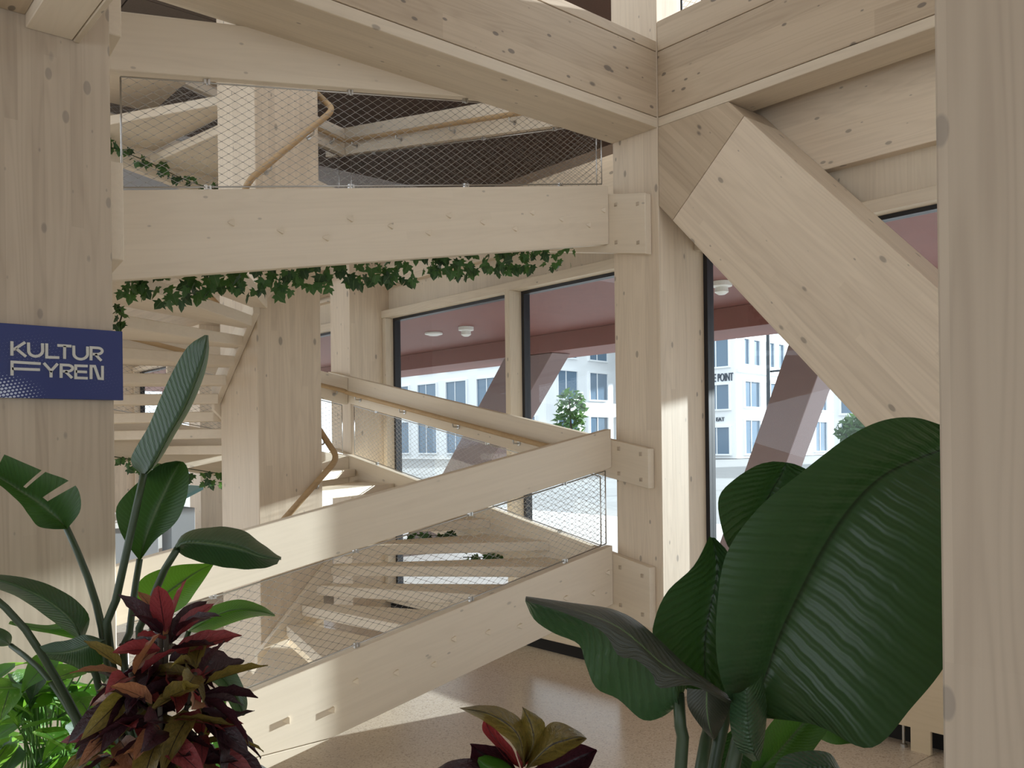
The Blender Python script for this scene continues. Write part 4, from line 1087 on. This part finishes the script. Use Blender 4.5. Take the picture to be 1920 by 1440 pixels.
leaf(S((985, 1442), (1010, 1380), (1040, 1353), (1080, 1368), (1098, 1382)), S((985, 1442), (1030, 1400), (1060, 1388), (1085, 1382), (1100, 1384), d=1.55), S((985, 1442), (1040, 1425), (1065, 1410), (1085, 1398), (1100, 1386)), CROT[2], c2, bulge=0.06, wave=0.02)
leaf(S((975, 1440), (950, 1425), (930, 1400), (905, 1370), (908, 1345)), S((975, 1440), (955, 1415), (935, 1392), (918, 1370), (908, 1345), d=1.63), S((975, 1440), (962, 1405), (945, 1385), (925, 1362), (910, 1346)), CROT[1], c2)
leaf(S((978, 1442), (968, 1410), (972, 1390), (985, 1378)), S((978, 1442), (985, 1415), (990, 1398), (987, 1376), d=1.6), S((978, 1442), (1002, 1418), (1002, 1400), (990, 1378)), CROT[1], c2, nL=14)
leaf(S((990, 1450), (1030, 1420), (1080, 1395), (1118, 1405)), S((990, 1450), (1040, 1440), (1085, 1420), (1119, 1406), d=1.66), S((990, 1450), (1040, 1470), (1095, 1450), (1120, 1408)), CROT[0], c2, bulge=0.05)
leaf(S((975, 1452), (940, 1405), (905, 1396), (882, 1394)), S((975, 1452), (935, 1425), (905, 1412), (881, 1395), d=1.64), S((975, 1452), (930, 1455), (885, 1440), (884, 1400)), CROT[0], c2, wave=0.03)
leaf(S((950, 1460), (900, 1425), (850, 1425), (820, 1440)), S((950, 1460), (900, 1445), (855, 1440), (815, 1446), d=1.58), S((950, 1460), (900, 1470), (855, 1465), (815, 1450)), CROT[0], c2)
leaf(S((985, 1468), (950, 1430), (915, 1416), (897, 1420)), S((985, 1468), (945, 1448), (915, 1436), (896, 1424), d=1.52), S((985, 1468), (935, 1468), (905, 1455), (895, 1428)), M_LEAFG, c2, nL=16)
# --- pothos-like ground plant at the lower left
def heart(name, mat, seed):
    V, UV, F = [], [], []; nl = 9
    for i in range(nl):
        t = i / (nl - 1)
        w = 0.36 * (math.sin(math.pi * (t ** 0.62)) ** 0.85) + 0.004
        for j in (-2, -1, 0, 1, 2):
            a = j / 2
            V.append((a * w, t - 0.12 * abs(a) * (1 - t), 0.10 * abs(a) - 0.30 * t * t + 0.02 * math.sin(9 * t + seed + j))); UV.append((t, 0.5 + a * 0.5))
    for i in range(nl - 1):
        for j in range(4): F.append((i * 5 + j, i * 5 + j + 1, i * 5 + 6 + j, i * 5 + 5 + j))
    me = bpy.data.meshes.new(name); me.from_pydata([Vector(v) for v in V], [], F); me.materials.append(mat)
    lay = me.uv_layers.new(name='UVMap')
    for l in me.loops: lay.data[l.index].uv = UV[l.vertex_index]
    for p in me.polygons: p.use_smooth = True
    return me
HT = [heart('pothos_leaf', M_POTH, 1), heart('pothos_leaf', M_LEAFG, 2), heart('pothos_leaf', M_POTH, 3), heart('pothos_leaf', M_LEAF, 4)]
def pothos(cx, label, spots, seed, d0):
    rnd = random.Random(seed)
    bp_ = PX(cx, 1500, d0); bp_.z = 0.44
    g = thing('pothos_plant', bp_, label, 'plant')
    for (x0, x1, y0, y1, n, wts) in spots:
        for i in range(n):
            p = PX(rnd.uniform(x0, x1), rnd.uniform(y0, y1), d0 + rnd.uniform(-0.18, 0.22))
            az = rnd.uniform(0, 6.28); dv = Vector((math.cos(az), math.sin(az), 0))
            if dv.dot(CAM - p) < -0.3: dv = -dv
            o = place_leaf(rnd.choices(HT, wts)[0], p, dv, rnd.uniform(-0.7, 0.5), rnd.uniform(0.075, 0.13), g, rnd.uniform(-0.6, 0.6))
            if i % 2 == 0:
                m_ = (p + bp_) * 0.5 + Vector((0, 0, 0.12))
                tube('petiole', catmull([bp_ + Vector((rnd.uniform(-.1, .1), rnd.uniform(-.1, .1), 0)), m_, p], 7), 0.0028, M_PETI, g, 5)
pothos(90, 'bright green trailing pothos behind the stalks at the bottom left', [(-20, 110, 1235, 1330, 34, (5, 3, 4, 1)), (0, 200, 1300, 1440, 52, (4, 4, 4, 3)), (130, 215, 1250, 1350, 16, (2, 5, 2, 2)), (20, 200, 1400, 1500, 20, (2, 3, 2, 5))], 5, 2.62)
pothos(400, 'few bright green leaves right of the croton base', [(330, 415, 1370, 1450, 10, (1, 5, 1, 0))], 6, 2.5)

# --- big-leaved plant at the right
r2 = Vector((1.14, 0.98, 0.44))
bpnt = thing('banana_leaf_plant', r2, 'plant with huge dark green paddle leaves at the lower right', 'plant')
# huge leaf
leaf(q((1405, 1345), (1362, 1300), (1343, 1220), (1346, 1120), (1366, 1030), (1420, 955), (1500, 888), (1580, 826), (1650, 790), (1715, 783), (1775, 800), d=1.40, d1=1.50),
     q((1405, 1345), (1436, 1265), (1462, 1190), (1500, 1110), (1548, 1020), (1600, 945), (1655, 892), (1715, 862), (1760, 845), (1790, 830), (1805, 820), d=1.50, d1=1.55),
     q((1425, 1345), (1530, 1360), (1632, 1402), (1712, 1325), (1778, 1235), (1822, 1120), (1842, 1030), (1847, 960), (1842, 905), (1830, 865), (1810, 825), d=1.42, d1=1.52), M_LEAFH, bpnt, nL=60, nW=8, bulge=0.035, wave=0.004, byidx=True)
stem([(1405, 1345, 1.5), (1385, 1390, 1.49), (1370, 1450, 1.47), r2], 0.012, 0.018, bpnt)
# rolled base of the huge leaf
leaf(q((1372, 1300), (1368, 1350), (1380, 1400), (1412, 1428), d=1.42), q((1400, 1290), (1402, 1350), (1408, 1395), (1420, 1425), d=1.36), q((1430, 1262), (1438, 1330), (1432, 1395), (1425, 1426), d=1.42), M_LEAFB, bpnt, nL=18, bulge=0.15)
# leaf behind, upper left
leaf(q((1420, 1060), (1372, 1035), (1352, 985), (1348, 932), (1378, 898), (1420, 872), (1450, 865), d=1.62),
     q((1420, 1060), (1415, 1020), (1420, 985), (1432, 950), (1450, 915), (1465, 890), (1475, 867), d=1.68),
     q((1420, 1060), (1480, 1030), (1520, 985), (1535, 940), (1530, 900), (1512, 880), (1490, 870), d=1.62), M_LEAFB, bpnt, bulge=0.04)
stem([(1420, 1056, 1.66), (1400, 1200, 1.62), (1350, 1380, 1.55), r2], 0.010, 0.015, bpnt)
# dark leaf at left
leaf(q((1330, 1330), (1262, 1268), (1226, 1205), (1228, 1160), (1252, 1108), (1300, 1062), (1330, 1006), d=1.58),
     q((1330, 1330), (1322, 1260), (1322, 1200), (1330, 1150), (1340, 1105), (1345, 1060), (1336, 1008), d=1.64),
     q((1330, 1330), (1385, 1280), (1400, 1210), (1395, 1150), (1385, 1100), (1368, 1040), (1340, 1008), d=1.58), M_LEAFB, bpnt, bulge=0.04)
stem([(1330, 1328, 1.62), (1325, 1390, 1.55), (1312, 1450, 1.5), r2], 0.010, 0.015, bpnt)
# leaf folded over to the left: lower blade behind, dark flap hanging in front of the ridge
leaf(q((1272, 1322), (1240, 1345), (1205, 1350), (1160, 1312), (1118, 1290), (1098, 1245), (1085, 1208), (1040, 1188), (1002, 1162), (985, 1128), d=1.50),
     q((1272, 1322), (1262, 1270), (1235, 1240), (1205, 1215), (1175, 1190), (1140, 1170), (1105, 1155), (1065, 1145), (1025, 1135), (985, 1126), d=1.46),
     q((1272, 1322), (1290, 1268), (1262, 1225), (1232, 1195), (1200, 1168), (1165, 1148), (1125, 1138), (1085, 1132), (1040, 1127), (985, 1124), d=1.50), M_LEAFB, bpnt, nL=34, bulge=0.05, wave=0.012)
leaf(q((1372, 1312), (1320, 1272), (1285, 1245), (1245, 1208), (1205, 1172), (1165, 1148), (1125, 1137), (1060, 1130), (985, 1123), d=1.485),
     q((1370, 1318), (1315, 1284), (1275, 1265), (1235, 1240), (1200, 1208), (1165, 1180), (1120, 1158), (1060, 1140), (985, 1124), d=1.42),
     q((1368, 1322), (1300, 1286), (1236, 1290), (1222, 1262), (1190, 1236), (1160, 1230), (1130, 1185), (1060, 1150), (985, 1126), d=1.40), M_LEAFD, bpnt, nL=34, bulge=0.06, name='leaf_flap')
leaf(q((1288, 1290), (1290, 1325), (1312, 1360), (1335, 1386), d=1.44), q((1325, 1292), (1325, 1330), (1330, 1362), (1338, 1386), d=1.42), q((1372, 1310), (1362, 1345), (1350, 1370), (1341, 1386), d=1.44), M_LEAFD, bpnt, nL=14, name='leaf_flap')
stem([(1272, 1300, 1.48), (1276, 1370, 1.48), (1276, 1450, 1.48), r2], 0.010, 0.014, bpnt)
# green leaves low behind
leaf(q((1400, 1470), (1420, 1400), (1450, 1350), (1500, 1310), (1540, 1300), d=1.62), q((1400, 1470), (1450, 1420), (1490, 1375), (1520, 1340), (1545, 1302), d=1.66), q((1400, 1470), (1480, 1460), (1530, 1400), (1560, 1350), (1550, 1304), d=1.62), M_LEAFM, bpnt)
leaf(q((1380, 1480), (1350, 1450), (1345, 1400), (1380, 1360), d=1.66), q((1380, 1480), (1385, 1440), (1388, 1400), (1384, 1362), d=1.7), q((1380, 1480), (1430, 1450), (1430, 1400), (1390, 1362), d=1.66), M_LEAFB, bpnt, nL=16)
leaf(q((1440, 1490), (1460, 1425), (1510, 1408), (1555, 1412), (1575, 1440), d=1.5), q((1440, 1490), (1480, 1450), (1520, 1440), (1550, 1438), (1576, 1444), d=1.46), q((1440, 1490), (1490, 1490), (1530, 1480), (1560, 1466), (1577, 1448), d=1.5), M_LEAFB, bpnt)
leaf(q((1500, 1330), (1540, 1330), (1570, 1352), (1598, 1388), d=1.7), q((1500, 1330), (1535, 1350), (1565, 1370), (1600, 1392), d=1.72), q((1500, 1330), (1520, 1372), (1560, 1395), (1598, 1394), d=1.7), M_LEAFM, bpnt, nL=14)
